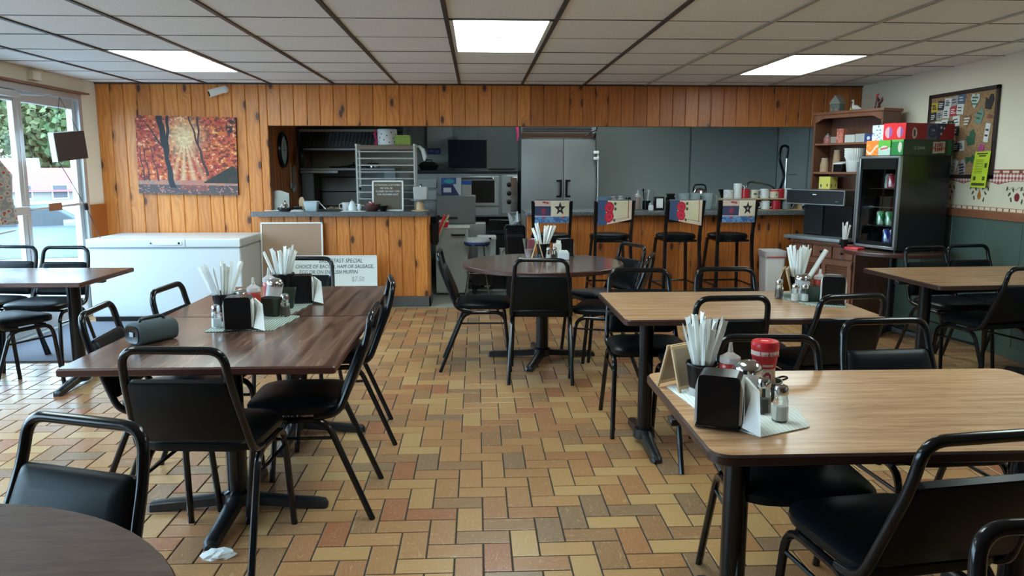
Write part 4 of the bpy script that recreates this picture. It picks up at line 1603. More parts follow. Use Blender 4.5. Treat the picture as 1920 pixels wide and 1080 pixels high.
carton(-.18, -.02, .906, .07, .06, .06, (.38, .33, .28), 'small beige carton on the upper hutch shelf beside the orange one')
carton(-.105, -.03, .906, .075, .05, .13, (.62, .17, .11), 'tall orange-pink tea carton on the upper hutch shelf', fn=lambda u, v: (.72, .30, .22) if fbm(u * 8, v * 12) > .5 else (.55, .12, .08))
carton(.02, -.03, .906, .11, .09, .07, (.62, .64, .62), 'white carton on the upper hutch shelf, left of the white filters box')
carton(.13, -.03, .906, .10, .09, .075, (.50, .52, .52), 'grey-white filter carton on the upper hutch shelf')
carton(.25, -.04, .906, .12, .10, .065, (.02, .05, .20), 'blue carton with white print on the upper hutch shelf', fn=lambda u, v: (.75, .78, .8) if disc(u, v, .35, .5, .14, .25) or disc(u, v, .7, .6, .07, .14) else (.02, .06, .25))
mc = plain('kraft_cup', (.44, .30, .19), .7)


def cup_stack(x, y, h, r, lab):
    c_ = thing('paper_cup_stack', lab, 'cups', hp(x, y, .636), HA)
    n = max(3, int(h / .02))
    rings = [(r, 0)]
    for k in range(n):
        z0 = h * .55 * k / n
        rings += [(r - .0005 * k, z0), (r + .0006 - .0005 * k, z0 + .003)]
    rings += [(r * .70, h)]
    MB().lathe(rings, 18).build('cups', mc, c_)
    MB().lathe([(r * .70, h), (r * .72, h + .004), (r * .66, h + .002)], 18).build('top_rim', M['white_plastic'], c_)


cup_stack(-.27, -.045, .125, .040, 'shorter upside-down stack of kraft paper cups on the middle hutch shelf')
cup_stack(-.185, .02, .20, .040, 'taller upside-down stack of kraft paper cups on the middle hutch shelf')
t = thing('filter_tub', 'white plastic tub stacked with fluted coffee filters on the middle hutch shelf', 'tub', hp(.055, -.03, .636), HA)
MB().lathe([(.060, 0), (.064, .004), (.078, .105), (.076, .105), (.058, .006)], 26).build('tub', M['white_plastic'], t)
for k in range(4):
    rings = []
    for r_, z in ((.070, .100), (.092, .150)):
        rings.append([((r_ + k * .001) * (1 + .05 * math.sin(i * PI / 2 * 2 + i * PI)) * math.cos(2 * PI * i / 60), (r_ + k * .001) * (1 + .05 * (-1) ** i) * math.sin(2 * PI * i / 60), z + k * .022) for i in range(60)])
    MB().rings(rings).build('filter', M['paper'], t, smooth=False)
t = thing('napkin_caddy', 'black caddy with lids leaning on the middle hutch shelf', 'caddy', hp(-.09, -.03, .636), HA)
MB().box(-.05, .05, -.05, .05, 0, .07, .004, 1).build('box', M['black_plastic'], t)
MB().at(0, 0, .085, rx=R(8)).box(-.052, .052, -.055, .055, -.006, .004, .002, 1).build('lids', M['paper'], t)
t = thing('wire_basket', 'dark bag of coffee behind the filter tub on the middle hutch shelf', 'bag', hp(.21, .0, .636), HA)
MB().slab(rrect(.11, .08, .02), [(.01, 0), (0, .02), (.002, .14), (.03, .17), (.034, .18)]).build('bag', plain('foil_bag', (.06, .065, .07), .35, .4, noise=.8, nscale=50), t)


def yellow(u, v):
    if disc(u, v, .2, .25, .07, .14) or disc(u, v, .75, .3, .06, .12):
        return (.10, .09, .02)
    return (.74, .66, .10) if fbm(u * 7, v * 7) > .45 else (.66, .62, .30)


carton(-.235, -.02, .476, .13, .10, .115, (.55, .50, .05), 'yellow tea carton on the lowest hutch shelf above the ice machine', fn=yellow, side=yellow)

# ice / coffee machine on the cabinet
t = thing('beverage_dispenser', 'dark beverage dispenser with a steel-framed head on the corner cabinet', 'dispenser', (3.325, 7.035, .70), HA)
MB().box(-.33, .31, -.30, .10, .018, .05, .012, 2).build('drip_tray', M['steel_d'], t)
for sx in (-.3, .28):
    MB().lathe([(.015, 0), (.015, .02)], 10, sx, -.25).lathe([(.015, 0), (.015, .02)], 10, sx, .05).build('foot', M['black_plastic'], t)
MB().box(-.27, .27, -.10, .10, .05, .345, .006, 1).build('body', M['black_plastic'], t)
MB().box(-.265, -.045, -.112, -.10, .055, .34, .004, 1).build('front_panel', M['dark_metal'], t)
hd = MB().box(-.335, .315, -.27, .10, .345, .475, .008, 2).build('head', plain('bronze_steel', (.10, .085, .08), .35, .7), t)
MB().box(-.328, .308, -.276, -.268, .352, .468, .003, 1).build('head_panel', M['dark_metal'], hd)
f = MB()
for q in ((-.337, -.329, .345, .476), (.309, .317, .345, .476), (-.337, .317, .343, .351), (-.337, .317, .469, .477)):
    f.box(q[0], q[1], -.281, -.266, q[2], q[3])
f.build('trim_frame', M['steel'], hd, smooth=False)
MB().lathe([(.028, .325), (.030, .345)], 18, -.20, -.19).build('nozzle', M['steel'], t)
MB().box(-.03, .01, -.279, -.276, .43, .438).build('badge', M['paper'], hd, smooth=False)
MB().box(.22, .25, -.279, -.276, .375, .380).build('badge', M['steel_d'], hd, smooth=False)

# drinks cooler on the small round table
FA = R(-73)
t = thing('drinks_cooler', 'black glass-door drinks cooler with cans on the small round table', 'cooler', (3.48, 6.212, .706), FA)
fm = Matrix.Translation((3.48, 6.212, .706)) @ Matrix.Rotation(FA, 4, 'Z')
W2, D2, H2 = .215, .26, .765
cb = plain('cooler_black', (.010, .012, .012), .22)
b = MB()
b.box(-W2, -W2 + .03, -D2 + .03, D2, .015, H2)
b.box(W2 - .03, W2, -D2 + .03, D2, .015, H2)
b.box(-W2 + .03, W2 - .03, -D2 + .03, D2, .015, .06)
b.box(-W2 + .03, W2 - .03, -D2 + .03, D2, H2 - .05, H2)
b.box(-W2 + .03, W2 - .03, D2 - .03, D2, .06, H2 - .05)
b.build('cabinet', cb, t, smooth=False)
for q in ((-.17, -.2), (.17, -.2), (-.17, .2), (.17, .2)):
    MB().lathe([(.016, 0), (.016, .016)], 10, *q).build('foot', M['black_plastic'], t)
dr = MB()
for q in ((-W2, -W2 + .022, .02, H2 - .005), (W2 - .022, W2, .02, H2 - .005), (-W2, W2, .02, .042), (-W2, W2, H2 - .024, H2 - .005)):
    dr.box(q[0], q[1], -D2, -D2 + .028, q[2], q[3], .002, 1)
dr = dr.build('door', M['steel'], t)
f = MB()
for q in ((-W2 + .022, -W2 + .045, .042, H2 - .024), (W2 - .045, W2 - .022, .042, H2 - .024), (-W2 + .022, W2 - .022, .042, .075), (-W2 + .022, W2 - .022, H2 - .11, H2 - .024)):
    f.box(q[0], q[1], -D2 + .004, -D2 + .02, q[2], q[3])
f.build('black_border', cb, dr, smooth=False)
MB().box(-W2 + .022, W2 - .022, -D2 + .006, -D2 + .010, .05, H2 - .03).build('glass_pane', M['pane'], dr, smooth=False)
MB().tube([(-W2 - .012, -D2 + .004, .05), (-W2 - .012, -D2 + .004, H2 - .05)], .007, 6).build('handle', M['steel'], dr)
for z in (.20, .35, .50):
    w_ = MB()
    for k in range(12):
        x_ = -.17 + k * .031
        w_.tube([(x_, -.21, z), (x_, .22, z)], .0022, 4)
    w_.tube([(-.185, -.21, z), (.185, -.21, z)], .003, 4).tube([(-.185, .22, z), (.185, .22, z)], .003, 4)
    w_.build('wire_shelf', M['chrome'], t, smooth=False)


def can(x, y, z, kind, lab):
    c_ = thing('drink_can', lab, 'can', tuple(fm @ Vector((x, y, z))), FA, 'cans in the drinks cooler')
    MB().lathe([(.026, 0), (.031, .006), (.032, .012), (.032, .100), (.026, .112), (.025, .114)], 20).build('body', can_m[kind], c_)
    MB().lathe([(.0262, .112), (.0265, .116), (.024, .114), (.022, .112)], 20).build('can_lid', M['chrome'], c_)


def can_mat(name, a, b, s_):
    q = NT(name)
    n = q.n('TexNoise', Vector=q.vmul(q.obj(), (40, 40, 18)), Scale=1., Detail=2.).outputs[0]
    q.set(Base_Color=q.ramp(n, [(s_, a), (s_ + .04, b)]), Roughness=.25, Metallic=.4)
    return q.m


can_m = {'r': can_mat('red_can', (.50, .05, .08), (.62, .45, .46), .55), 'g': can_mat('green_can', (.03, .25, .10), (.60, .64, .56), .5), 'b': can_mat('blue_can', (.02, .04, .28), (.60, .65, .72), .55), 'w': can_mat('white_can', (.62, .62, .62), (.15, .25, .25), .58)}
for x_, y_, z, k, lab in ((.125, -.17, .503, 'r', 'red drink can at the right on the top cooler shelf'), (.055, -.17, .503, 'r', 'red drink can second from the right on the top cooler shelf'), (-.0, -.14, .503, 'w', 'white drink can on the top cooler shelf'),
                          (.13, -.17, .203, 'g', 'green drink can at the right on the middle cooler shelf'), (.06, -.17, .203, 'g', 'green drink can second from the right on the middle cooler shelf'), (-.03, -.17, .203, 'g', 'green drink can at the left on the middle cooler shelf'),
                          (.115, -.17, .062, 'b', 'blue drink can at the right on the cooler floor'), (.045, -.17, .062, 'b', 'blue drink can at the left on the cooler floor')):
    can(x_, y_, z, k, lab)

# soda cartons on the cooler: near face = local +x side of the cooler (faces the camera)


def soda_box(x, y, z, w, d, h, col, end, side, lab, rz=0):
    """w along local x (end face towards -y), d deep"""
    b_ = thing('soda_carton', lab, 'carton', tuple(fm @ Vector((x, y, z))), FA + R(rz))
    MB().box(-w / 2, w / 2, -d / 2, d / 2, 0, h, .002, 1).build('carton_body', plain('carton_colour', col, .5), b_)
    print_panel('end_print', 40, 36, end, lambda u, v: (-w / 2 + w * u, -d / 2 - .001, h * v), b_)
    print_panel('side_print', 90, 30, side, lambda u, v: (w / 2 + .001, -d / 2 + d * u, h * v), b_)
    return b_


def e_orange(u, v):
    return (.85, .62, .48) if .30 < v + .25 * math.sin(u * 5) < .46 else ((.85, .22, .03) if fbm(u * 6, v * 6) < .7 else (.9, .5, .2))


def e_green(u, v):
    if disc(u, v, .5, .45, .33, .18):
        return (.55, .10, .10) if abs(v - .45 - .15 * (u - .5)) < .06 else (.60, .64, .58)
    return (.12, .45, .06) if v > .5 else (.45, .62, .55)


def e_dgreen(u, v):
    return (.62, .60, .50) if disc(u, v, .72, .5, .16, .34) else ((.02, .22, .05) if v < .85 else (.10, .45, .08))


def s_green(u, v):
    x, y = u, v
    if .58 < x < .82 and .12 < y - .18 * (x - .7) < .88:
        c = (.50, .42, .36)
        for b0, b1 in ((.55, .78), (.25, .48)):
            yy = y - .18 * (x - .7)
            if b0 < yy < b1 and .61 < x < .79 and math.sin(x * 160) > -.3:
                c = (.28, .02, .03)
        return c
    if .88 < x < .96:
        return (.02, .14, .05)
    return (.022, .055, .028)


def e_white(u, v):
    n = fbm(u * 9, v * 9, 2)
    return (.60, .64, .68) if n < .56 else ((.10, .16, .45) if n < .68 else (.6, .06, .08))


def e_red(u, v):
    if disc(u, v, .45, .45, .30, .34):
        return (.70, .35, .42) if u < .5 else (.25, .10, .35)
    return (.75, .01, .02)


def s_red(u, v):
    if disc(u, v, .18, .38, .05, .34):
        return (.55, .50, .48) if not disc(u, v, .18, .38, .025, .22) else (.1, .05, .05)
    if disc(u, v, .55, .5, .10, .40):
        return (.30, .30, .38) if disc(u, v, .55, .5, .055, .22) and fbm(u * 50, v * 20, 2) > .5 else (.03, .04, .10)
    if .42 < u < .84 - .15 * (1 - v):
        return (.62, .62, .68) if (disc(u, v, .72, .75, .02, .08) or disc(u, v, .78, .7, .015, .08) or disc(u, v, .73, .35, .02, .08)) else ((.10, .09, .16) if u < .64 else (.03, .04, .10))
    return (.28, .012, .02)


soda_box(-.09, -.10, H2 + .001, .125, .30, .118, (.80, .20, .04), e_orange, e_orange, 'orange soda carton on the cooler, left of the green ones, lower layer')
soda_box(.035, -.10, H2 + .001, .12, .30, .118, (.10, .40, .06), e_green, e_green, 'light green soda carton on the cooler beside the orange one')
soda_box(.155, .02, H2 + .001, .115, .52, .120, (.02, .12, .04), e_dgreen, s_green, 'dark green soda carton along the near edge of the cooler, lower layer')
soda_box(-.07, -.08, H2 + .121, .12, .28, .122, (.55, .58, .62), e_white, e_white, 'white and blue soda carton, left in the upper layer on the cooler')
soda_box(.055, -.08, H2 + .121, .12, .30, .130, (.70, .01, .02), e_red, e_red, 'bright red soda carton, middle of the upper layer on the cooler')
soda_box(.165, .02, H2 + .122, .10, .50, .125, (.28, .012, .02), e_red, s_red, 'dark red and navy soda carton along the near edge of the cooler, upper layer')
t = bpy.data.objects['soda_carton.002'] if 'soda_carton.002' in bpy.data.objects else None
lt = plain('carton_lettering', (.35, .40, .35), .6)
if t:
    text_mesh('lettering', '12 CANS', .030, lt, t, (.0590, -.10, .045), (PI / 2, 0, PI / 2), extrude=.0004)
    text_mesh('lettering', 'ZERO SUGAR', .030, plain('carton_lettering_red', (.25, .02, .03), .6), t, (.0595, .105, .045), (PI / 2, 0, PI / 2), extrude=.0004)
straw_cup(3.10, 6.36, 8, 'slim cup of straws beside the drinks cooler', 'white straw in the slim cup beside the drinks cooler', 'straws beside the cooler', .706, r=.028, h=.07, ln=.20, spread=.8)
o = MB().slab(rrect(.13, .10, .01), [(0, 0), (0, .012), (.004, .016)]).build('red_tray', M['red_plastic'], loc=(3.13, 6.24, .706), rot=R(-60))
tag(o, 'small red tray beside the drinks cooler', 'tray')

# waste bin by the right counter
t = thing('waste_bin', 'slim white plastic waste bin with a liner by the right half wall', 'bin', (2.92, 7.47, 0), R(-4))
MB().slab(rrect(.20, .26, .03), [(.025, 0), (.02, .01), (0, .555), (.004, .555), (.026, .02)]).build('bin_body', M['white_plastic'], t)
MB().slab(rrect(.215, .275, .03), [(.004, .505), (0, .515), (0, .568), (.006, .572), (.014, .55)]).build('liner', plain('bin_liner', (.62, .60, .60), .5, noise=.1), t)
MB().box(-.09, .09, -.140, -.136, .512, .520).build('red_drawstring', M['red_plastic'], t, smooth=False)

# ---- corkboard with notes
t = thing('cork_board', 'framed corkboard crowded with cards and notes on the cream wall', 'notice board', (XR - .001, 6.11, 1.635), -PI / 2)
# local x runs towards the camera (world -y), -y faces the room
W3, H3 = .445, .345
q = NT('cork')
nn = q.n('TexNoise', Vector=q.obj(), Scale=120., Detail=4.).outputs[0]
q.set(Base_Color=q.ramp(nn, [(.35, (.22, .12, .055)), (.65, (.42, .27, .14))]), Roughness=.9)
MB().box(-W3 + .02, W3 - .02, -.012, 0, -H3 + .02, H3 - .02).build('cork_sheet', q.m, t, smooth=False)
f = MB()
for a in ((-W3, -W3 + .03, -H3, H3), (W3 - .03, W3, -H3, H3), (-W3, W3, -H3, -H3 + .03), (-W3, W3, H3 - .03, H3)):
    f.box(a[0], a[1], -.022, 0, a[2], a[3], .003, 1)
f.build('frame', plain('dark_board_frame', (.03, .016, .014), .4), t)
pc = {}


def pm(c):
    if c not in pc:
        pc[c] = plain('note_paper_%d' % len(pc), c, .7, noise=.12, nscale=60)
    return pc[c]


def note(x, z, w, h, c, a=0, ink_=None, n=3, poly=None):
    b_ = MB().at(x, -.014, z, ry=R(a))
    if poly:
        b_.rings([[(px * w, yy, pz * h) for px, pz in poly] for yy in (-.0015, .0005)])
    else:
        b_.box(-w / 2, w / 2, -.0015, .0005, -h / 2, h / 2)
    b_ = b_.build('note', pm(c), t, smooth=False)
    if ink_:
        l_ = MB().at(x, -.0158, z, ry=R(a))
        for k in range(n):
            zz = h * (.3 - .6 * (k + .5) / n)
            l_.box(-w * .36, w * rnd.uniform(.1, .36), -.0004, 0, zz - h * .05, zz + h * .05)
        l_.build('print_lines', pm(ink_), b_, smooth=False)


Wh, Dk, Rd, Gn, Yl, Bl, Pk, Gy = (.66, .66, .63), (.03, .025, .03), (.42, .03, .04), (.03, .12, .06), (.55, .42, .05), (.08, .12, .22), (.40, .06, .20), (.34, .34, .33)
grid = [(-.36, .24, Yl), (-.27, .25, Dk), (-.18, .26, Wh), (-.09, .27, Gy), (0.0, .28, Bl), (-.37, .16, Dk), (-.28, .17, Gy), (-.19, .18, Wh), (-.10, .19, Rd), (-.01, .20, Wh),
        (-.38, .07, Wh), (-.29, .08, Wh), (-.20, .09, Wh), (-.12, .08, Dk), (-.05, .11, Wh), (-.38, -.02, Yl), (-.30, -.05, Wh), (-.21, -.01, Wh), (-.05, .03, Dk), (-.16, -.09, Pk), (-.24, -.13, Wh), (-.02, -.10, Dk), (.04, -.09, Wh), (-.32, -.16, Wh)]
for x_, z_, c in grid:
    note(x_, z_, .090, .072 if c != Wh else .080, c, rnd.uniform(-5, 5), Dk if c in (Wh, Gy, Yl) else Wh, 2 + rnd.randrange(3))
heart = [(0, -.5), (.5, .1), (.42, .42), (.15, .45), (0, .22), (-.15, .45), (-.42, .42), (-.5, .1)]
mitt = [(-.35, -.5), (.35, -.45), (.45, .2), (.2, .5), (-.1, .45), (-.2, .1), (-.5, .2), (-.5, -.05)]
bow = [(-.5, .3), (-.1, .12), (0, .35), (.15, .1), (.5, .25), (.45, -.35), (.1, -.1), (-.05, -.4), (-.2, -.1), (-.48, -.3)]
note(.17, .25, .11, .12, (.52, .60, .58), 5, Gn, 3, heart)
note(.345, .23, .10, .12, Dk, 15, None, 3, mitt)
note(.09, .10, .10, .11, (.22, .12, .07), 0, Wh, 3, heart)
note(.24, .13, .10, .12, (.16, .28, .22), 12, Gn, 2, mitt)
note(.16, -.03, .11, .12, Gn, -5, None, 3, mitt)
note(.345, .0, .055, .14, Wh, 8, Dk, 2)
note(.20, -.19, .17, .10, Gn, -10, None, 3, bow)
note(.29, -.13, .06, .09, Pk, 20, None)
note(.33, -.21, .14, .10, Wh, -25, Dk, 4)
note(-.10, -.20, .08, .09, Wh, -15, Dk, 3)
note(-.03, -.26, .07, .13, Wh, 20, Gy, 3)
note(.08, -.27, .10, .15, (.40, .36, .38), -8, Dk, 4, mitt)
note(.36, .12, .05, .03, (.25, .08, .05), 10, None)
# yellow flyer
t = thing('yellow_flyer', 'bright yellow flyer pinned over the lower edge of the corkboard', 'flyer', (XR - .03, 5.80, 1.225), -PI / 2)
MB().rings([[(-.09, yy, 0), (.095, yy, -.004), (.125, yy, .27), (-.055, yy, .27)] for yy in (-.0015, .0)]).build('sheet', plain('neon_yellow_paper', (.52, .66, .03), .7), t, smooth=False)
ln = MB()


def fx(u, v):
    l0, r0 = lerp(-.09, -.055, v), lerp(.095, .125, v)
    return (lerp(l0, r0, u), lerp(-.002, .27, v))


def strip(u0, u1, v0, v1):
    a, b, c, d = fx(u0, v0), fx(u1, v0), fx(u1, v1), fx(u0, v1)
    ln.quad((a[0], -.0022, a[1]), (b[0], -.0022, b[1]), (c[0], -.0022, c[1]), (d[0], -.0022, d[1]))


strip(.08, .92, .05, .13)
strip(.14, .30, .20, .31)
strip(.72, .88, .20, .31)
strip(.74, .90, .55, .68)
strip(.14, .84, .92, .96)
strip(.28, .74, .86, .90)
for k in range(9):
    strip(.12 + .05 * (k % 2), .66, .40 + .045 * k, .412 + .045 * k)
ln.build('print_lines', pm((.06, .08, .01)), t, smooth=False)

# ================================================================== KITCHEN
st, dm = M['steel'], M['dark_metal']
t = thing('range_hood', 'black baffle-filter range hood at the left of the kitchen', 'hood', (-1.50, 9.45, 1.60))
MB().rings([[(-.53, -.33, .0), (-.53, .42, .0), (-.53, .42, .58), (-.53, -.10, .58), (-.53, -.33, .19)], [(.66, -.33, .0), (.66, .42, .0), (.66, .42, .58), (.66, -.10, .58), (.66, -.33, .19)]]).build('hood_body', st, t, smooth=False)
f = MB()
for k in range(28):
    x = -.52 + k * .042
    f.at(x, -.335, .10, ry=R(12)).box(-.014, .014, -.016, .008, -.085, .085)
f.build('baffle_filter', plain('greasy_black_filter', (.018, .021, .024), .3, .3), t, smooth=False)
MB().box(-.52, .65, -.34, -.33, .0, .19).build('filter_back', M['black_plastic'], t, smooth=False)
MB().box(-.55, .42, -.36, -.33, .185, .215, .004, 1).build('light_strip', plain('pale_steel_strip', (.55, .56, .50), .4), t)
MB().box(-.56, .68, -.37, -.33, -.025, .0, .003, 1).build('drip_edge', st, t)
MB().box(-2.05, -.80, 9.88, 9.9, 1.1, 1.62, .002, 1).build('splash_panel', plain('beige_steel', (.36, .36, .29), .4, .4), wkb, smooth=False)
t = thing('range_stand', 'grey steel cooking range with an over-shelf holding pans', 'range', (-1.50, 9.35, 0))
MB().box(-.53, .55, -.25, .50, 1.345, 1.375, .004, 1).build('over_shelf', M['steel_d'], t)
MB().box(-.53, -.10, -.265, -.245, 1.315, 1.345, .004, 1).build('shelf_lip', st, t)
for a in (-.53, .42):
    MB().box(a, a + .13, -.20, -.15, .85, 1.345, .003, 1).build('side_panel', bpy.data.materials.get('blue_grey_steel') or plain('blue_grey_steel', (.22, .27, .31), .35, .5), t)
MB().box(-.40, .42, .30, .32, .85, 1.345).build('back_panel', M['steel_d'], t, smooth=False)
f = MB()
for z in (.93, 1.10, 1.27):
    f.tube([(-.36, -.1, z), (.10, -.1, z)], .008, 6)
for x in (-.36, .10):
    f.tube([(x, -.1, .90), (x, -.1, 1.30)], .008, 6)
f.build('grill_rack', dm, t)
MB().box(-.53, .55, -.25, .50, .06, .86, .01, 1).build('body', M['steel_d'], t)
for k in range(5):
    MB().lathe([(.02, 0), (.018, .03)], 12).build('knob', M['black_plastic'], t, loc=(-.42 + k * .2, -.25, .78), rot=(PI / 2, 0, 0))
for q in ((-.48, -.2), (.5, -.2), (-.48, .45), (.5, .45)):
    MB().lathe([(.02, 0), (.02, .06)], 10, *q).build('leg', dm, t)


def pan(x, y, z, r, h, lab, m, lid=True, hdl=True):
    p_ = thing('cooking_pot', lab, 'pot', (x, y, z))
    MB().lathe([(r * .9, 0), (r, .006), (r, h), (r * .96, h), (r * .88, .008)], 22).build('pot', m, p_)
    if lid:
        MB().lathe([(r * 1.01, h), (r * .8, h + .012), (r * .2, h + .020), (.008, h + .022), (.012, h + .045), (.004, h + .048)], 22).build('lid', m, p_)
    if hdl:
        MB().tube([(r, 0, h * .8), (r + .13, -.03, h * .9)], .008, 6).build('handle', M['black_plastic'], p_)


pan(-1.22, 9.28, 1.376, .085, .040, 'shiny lidded pan on the shelf above the range', M['chrome'])
pan(-1.45, 9.30, 1.376, .075, .022, 'dark frying pan on the shelf above the range, middle', dm)
pan(-1.66, 9.28, 1.376, .070, .018, 'flat dark pan on the shelf above the range, left', dm, False)
t = thing('bread_tray', 'steel tray of pale bread pieces at the back of the left counter', 'tray', (-1.42, 8.30, .93))
MB().slab(rrect(.42, .28, .02), [(.02, 0), (0, .035), (.005, .035), (.024, .004)]).build('tray', st, t)
for k in range(16):
    MB().slab(rrect(.07, .045, .02, 3), [(.015, 0), (0, .012), (.004, .03), (.02, .038)]).build('bread_piece', plain('bread_crust', (.42, .34, .22), .8, noise=.3) if k == 0 else bpy.data.materials['bread_crust'], t, loc=(-.15 + (k % 4) * .095, -.10 + (k // 4) * .065, .012 + rnd.uniform(0, .015)), rot=rnd.uniform(0, 3))
t = thing('prep_counter', 'steel prep counter behind the left pine half wall', 'counter', (-1.25, 8.45, 0))
MB().box(-.72, .55, -.28, .28, .87, .90, .004, 1).build('top', M['steel_d'], t)
MB().box(-.70, .53, -.26, .26, .1, .87).build('body', M['steel_d'], t, smooth=False)
for q in ((-.66, -.22), (.49, -.22), (-.66, .22), (.49, .22)):
    MB().lathe([(.02, 0), (.02, .1)], 10, *q).build('leg', dm, t)
bpy.data.objects['bread_tray'].location = (-1.42, 8.33, .9)

# clock on the dark side wall
t = thing('wall_clock', 'round dark-rimmed wall clock on the brown side wall inside the hatch', 'clock', (-2.044, 8.33, 1.56), PI / 2)
MB().lathe([(.185, 0), (.19, .01), (.18, .03), (.15, .034), (.148, .02)], 40, cap1=False).build('rim', M['black_plastic'], t, rot=(PI / 2, 0, 0))
MB().lathe([(.150, .0), (.150, .018)], 40).build('face', plain('clock_face', (.45, .50, .48), .4), t, rot=(PI / 2, 0, 0))
MB().box(-.004, .004, -.022, -.020, 0, .09).box(-.004, .07, -.022, -.020, -.004, .004).build('hands', M['black_plastic'], t, smooth=False)
tk = MB()
for k in range(12):
    tk.at(.13 * math.sin(k * PI / 6), -.020, .13 * math.cos(k * PI / 6), ry=k * PI / 6).box(-.003, .003, -.001, 0, -.01, .01)
tk.build('ticks', M['black_plastic'], t, smooth=False)
# hanging pan and ladles
t = thing('hanging_skillet', 'black skillet hanging beside the hatch opening', 'pan', (-1.99, 8.9, 1.50))
MB().lathe([(.125, 0), (.13, .03), (.125, .03), (.118, .004)], 26).build('skillet', dm, t, rot=(0, PI / 2, R(20)))
MB().tube([(0, 0, .12), (0, 0, .30)], .010, 6).build('handle', dm, t)
for k, (y, z0, z1) in enumerate(((8.62, 1.15, 1.42), (8.72, 1.10, 1.38), (8.80, 1.12, 1.40))):
    t = thing('ladle', ('steel ladle hanging nearest on the brown side wall', 'steel spatula hanging in the middle on the brown side wall', 'steel spoon hanging farthest on the brown side wall')[k], 'utensil', (-2.03, y, z1))
    MB().tube([(0, 0, 0), (0, 0, z0 - z1 + .06)], .006, 6).build('handle', M['bare_wood'] if k == 0 else st, t)
    MB().slab(rrect(.03, .06, .012, 3), [(.004, z0 - z1), (0, z0 - z1 + .01), (0, z0 - z1 + .055), (.006, z0 - z1 + .065)]).build('blade', st, t)

# pastry rack on the counter
t = thing('bar_rack', 'pale steel rack with eight horizontal bars standing on the left counter', 'rack', (-.915, 8.03, .951))
for x in (-.29, .29):
    for y in (-.10, .10):
        MB().tube([(x, y, 0), (x, y, .645)], .0125, 8).lathe([(.016, .645), (.014, .660), (.004, .664)], 8, x, y).build('post', plain('pale_steel', (.50, .51, .48), .4, .5) if (x < 0 and y < 0) else bpy.data.materials['pale_steel'], t)
for k in range(9):
    z = .045 + k * .0675
    MB().tube([(-.29, -.10, z), (.29, -.10, z)], .0085, 8).build('bar', bpy.data.materials['pale_steel'], t)
    MB().tube([(-.29, .10, z), (.29, .10, z)], .006, 6).build('bar', dm, t)
MB().box(-.275, .285, -.105, .105, .605, .650, .003, 1).build('top_board', plain('taupe_board', (.17, .13, .10), .6), t)


def spots(u, v):
    for (a, b) in ((.18, .2), (.34, .75), (.42, .32), (.52, .62), (.60, .15), (.66, .85), (.74, .45), (.85, .7), (.26, .48), (.8, .2)):
        if disc(u * 2.4, v, a * 2.4, b, .05, .05):
            return (.02, .02, .03)
    return (.58, .60, .60)


t = thing('spotted_tin', 'white tin with black spots on top of the bar rack', 'tin', (-.905, 8.03, 1.602))
MB().lathe([(.090, 0), (.094, .004), (.098, .150), (.094, .160), (.03, .162)], 28).build('tin_body', M['white_enamel'], t)
print_panel('spot_print', 120, 40, spots, lambda u, v: ((.0955 + .004 * v) * math.cos(-PI + PI * u), (.0955 + .004 * v) * math.sin(-PI + PI * u), .006 + .14 * v), t)
t = thing('green_box', 'lime green box on top of the bar rack', 'box', (-.745, 8.03, 1.602))
MB().box(-.078, .078, -.06, .06, 0, .085, .003, 1).build('carton_body', plain('lime_card', (.24, .33, .05), .6, noise=.2), t)
MB().box(-.074, .074, -.062, .062, .085, .100, .003, 1).build('lid', plain('lime_lid', (.28, .38, .08), .6), t)
t = thing('red_cloth', 'red cloth tucked beside the spotted tin on the bar rack', 'cloth', (-1.02, 8.02, 1.602))
MB().tube([(0, 0, 0), (.010, 0, .05), (-.008, 0, .11), (.002, 0, .15)], [.022, .016, .02, .012], 8).build('cloth', plain('crimson_cloth', (.30, .02, .06), .9), t)
t = thing('white_bag', 'white plastic bag hanging off the right corner of the bar rack', 'bag', (-.59, 7.99, 1.585))
MB().tube([(-.02, 0, 0), (.01, 0, .005), (.045, 0, -.03), (.065, 0, -.10), (.060, 0, -.14)], [.008, .014, .022, .024, .008], 8).build('bag_body', plain('white_film', (.70, .74, .73), .4), t)

# letter board
t = thing('letter_board', 'white-framed brown felt letter board notice on the left counter', 'sign', (-.882, 7.74, .951), 0)
MB().box(-.140, .140, .0, .010, .010, .290).build('felt', plain('brown_felt', (.115, .10, .075), .95), t, smooth=False)
rb = MB()
for k in range(28):
    rb.box(-.138, .138, -.0012, .0, .016 + k * .0098, .021 + k * .0098)
rb.build('felt_ribs', plain('brown_felt_rib', (.15, .13, .10), .95), t, smooth=False)
f = MB()
for q in ((-.154, -.138, 0, .300), (.138, .154, 0, .300), (-.154, .154, 0, .014), (-.154, .154, .286, .300)):
    f.box(q[0], q[1], -.008, .014, q[2], q[3], .001, 1)
f.build('frame', M['white_plastic'], t)
for k, s_ in enumerate(('ATTENTION CUSTOMERS', 'WE WILL BE', 'CLOSED ON MAY 12TH', 'FOR MOTHERS DAY!')):
    text_mesh('lettering', s_, .0235, M['paper'], t, (0 if k != 1 else -.015, -.0022, .248 - k * .031), (PI / 2, 0, 0), spacing=1.05, sx=.92)
t.rotation_euler = (R(-5), 0, 0)

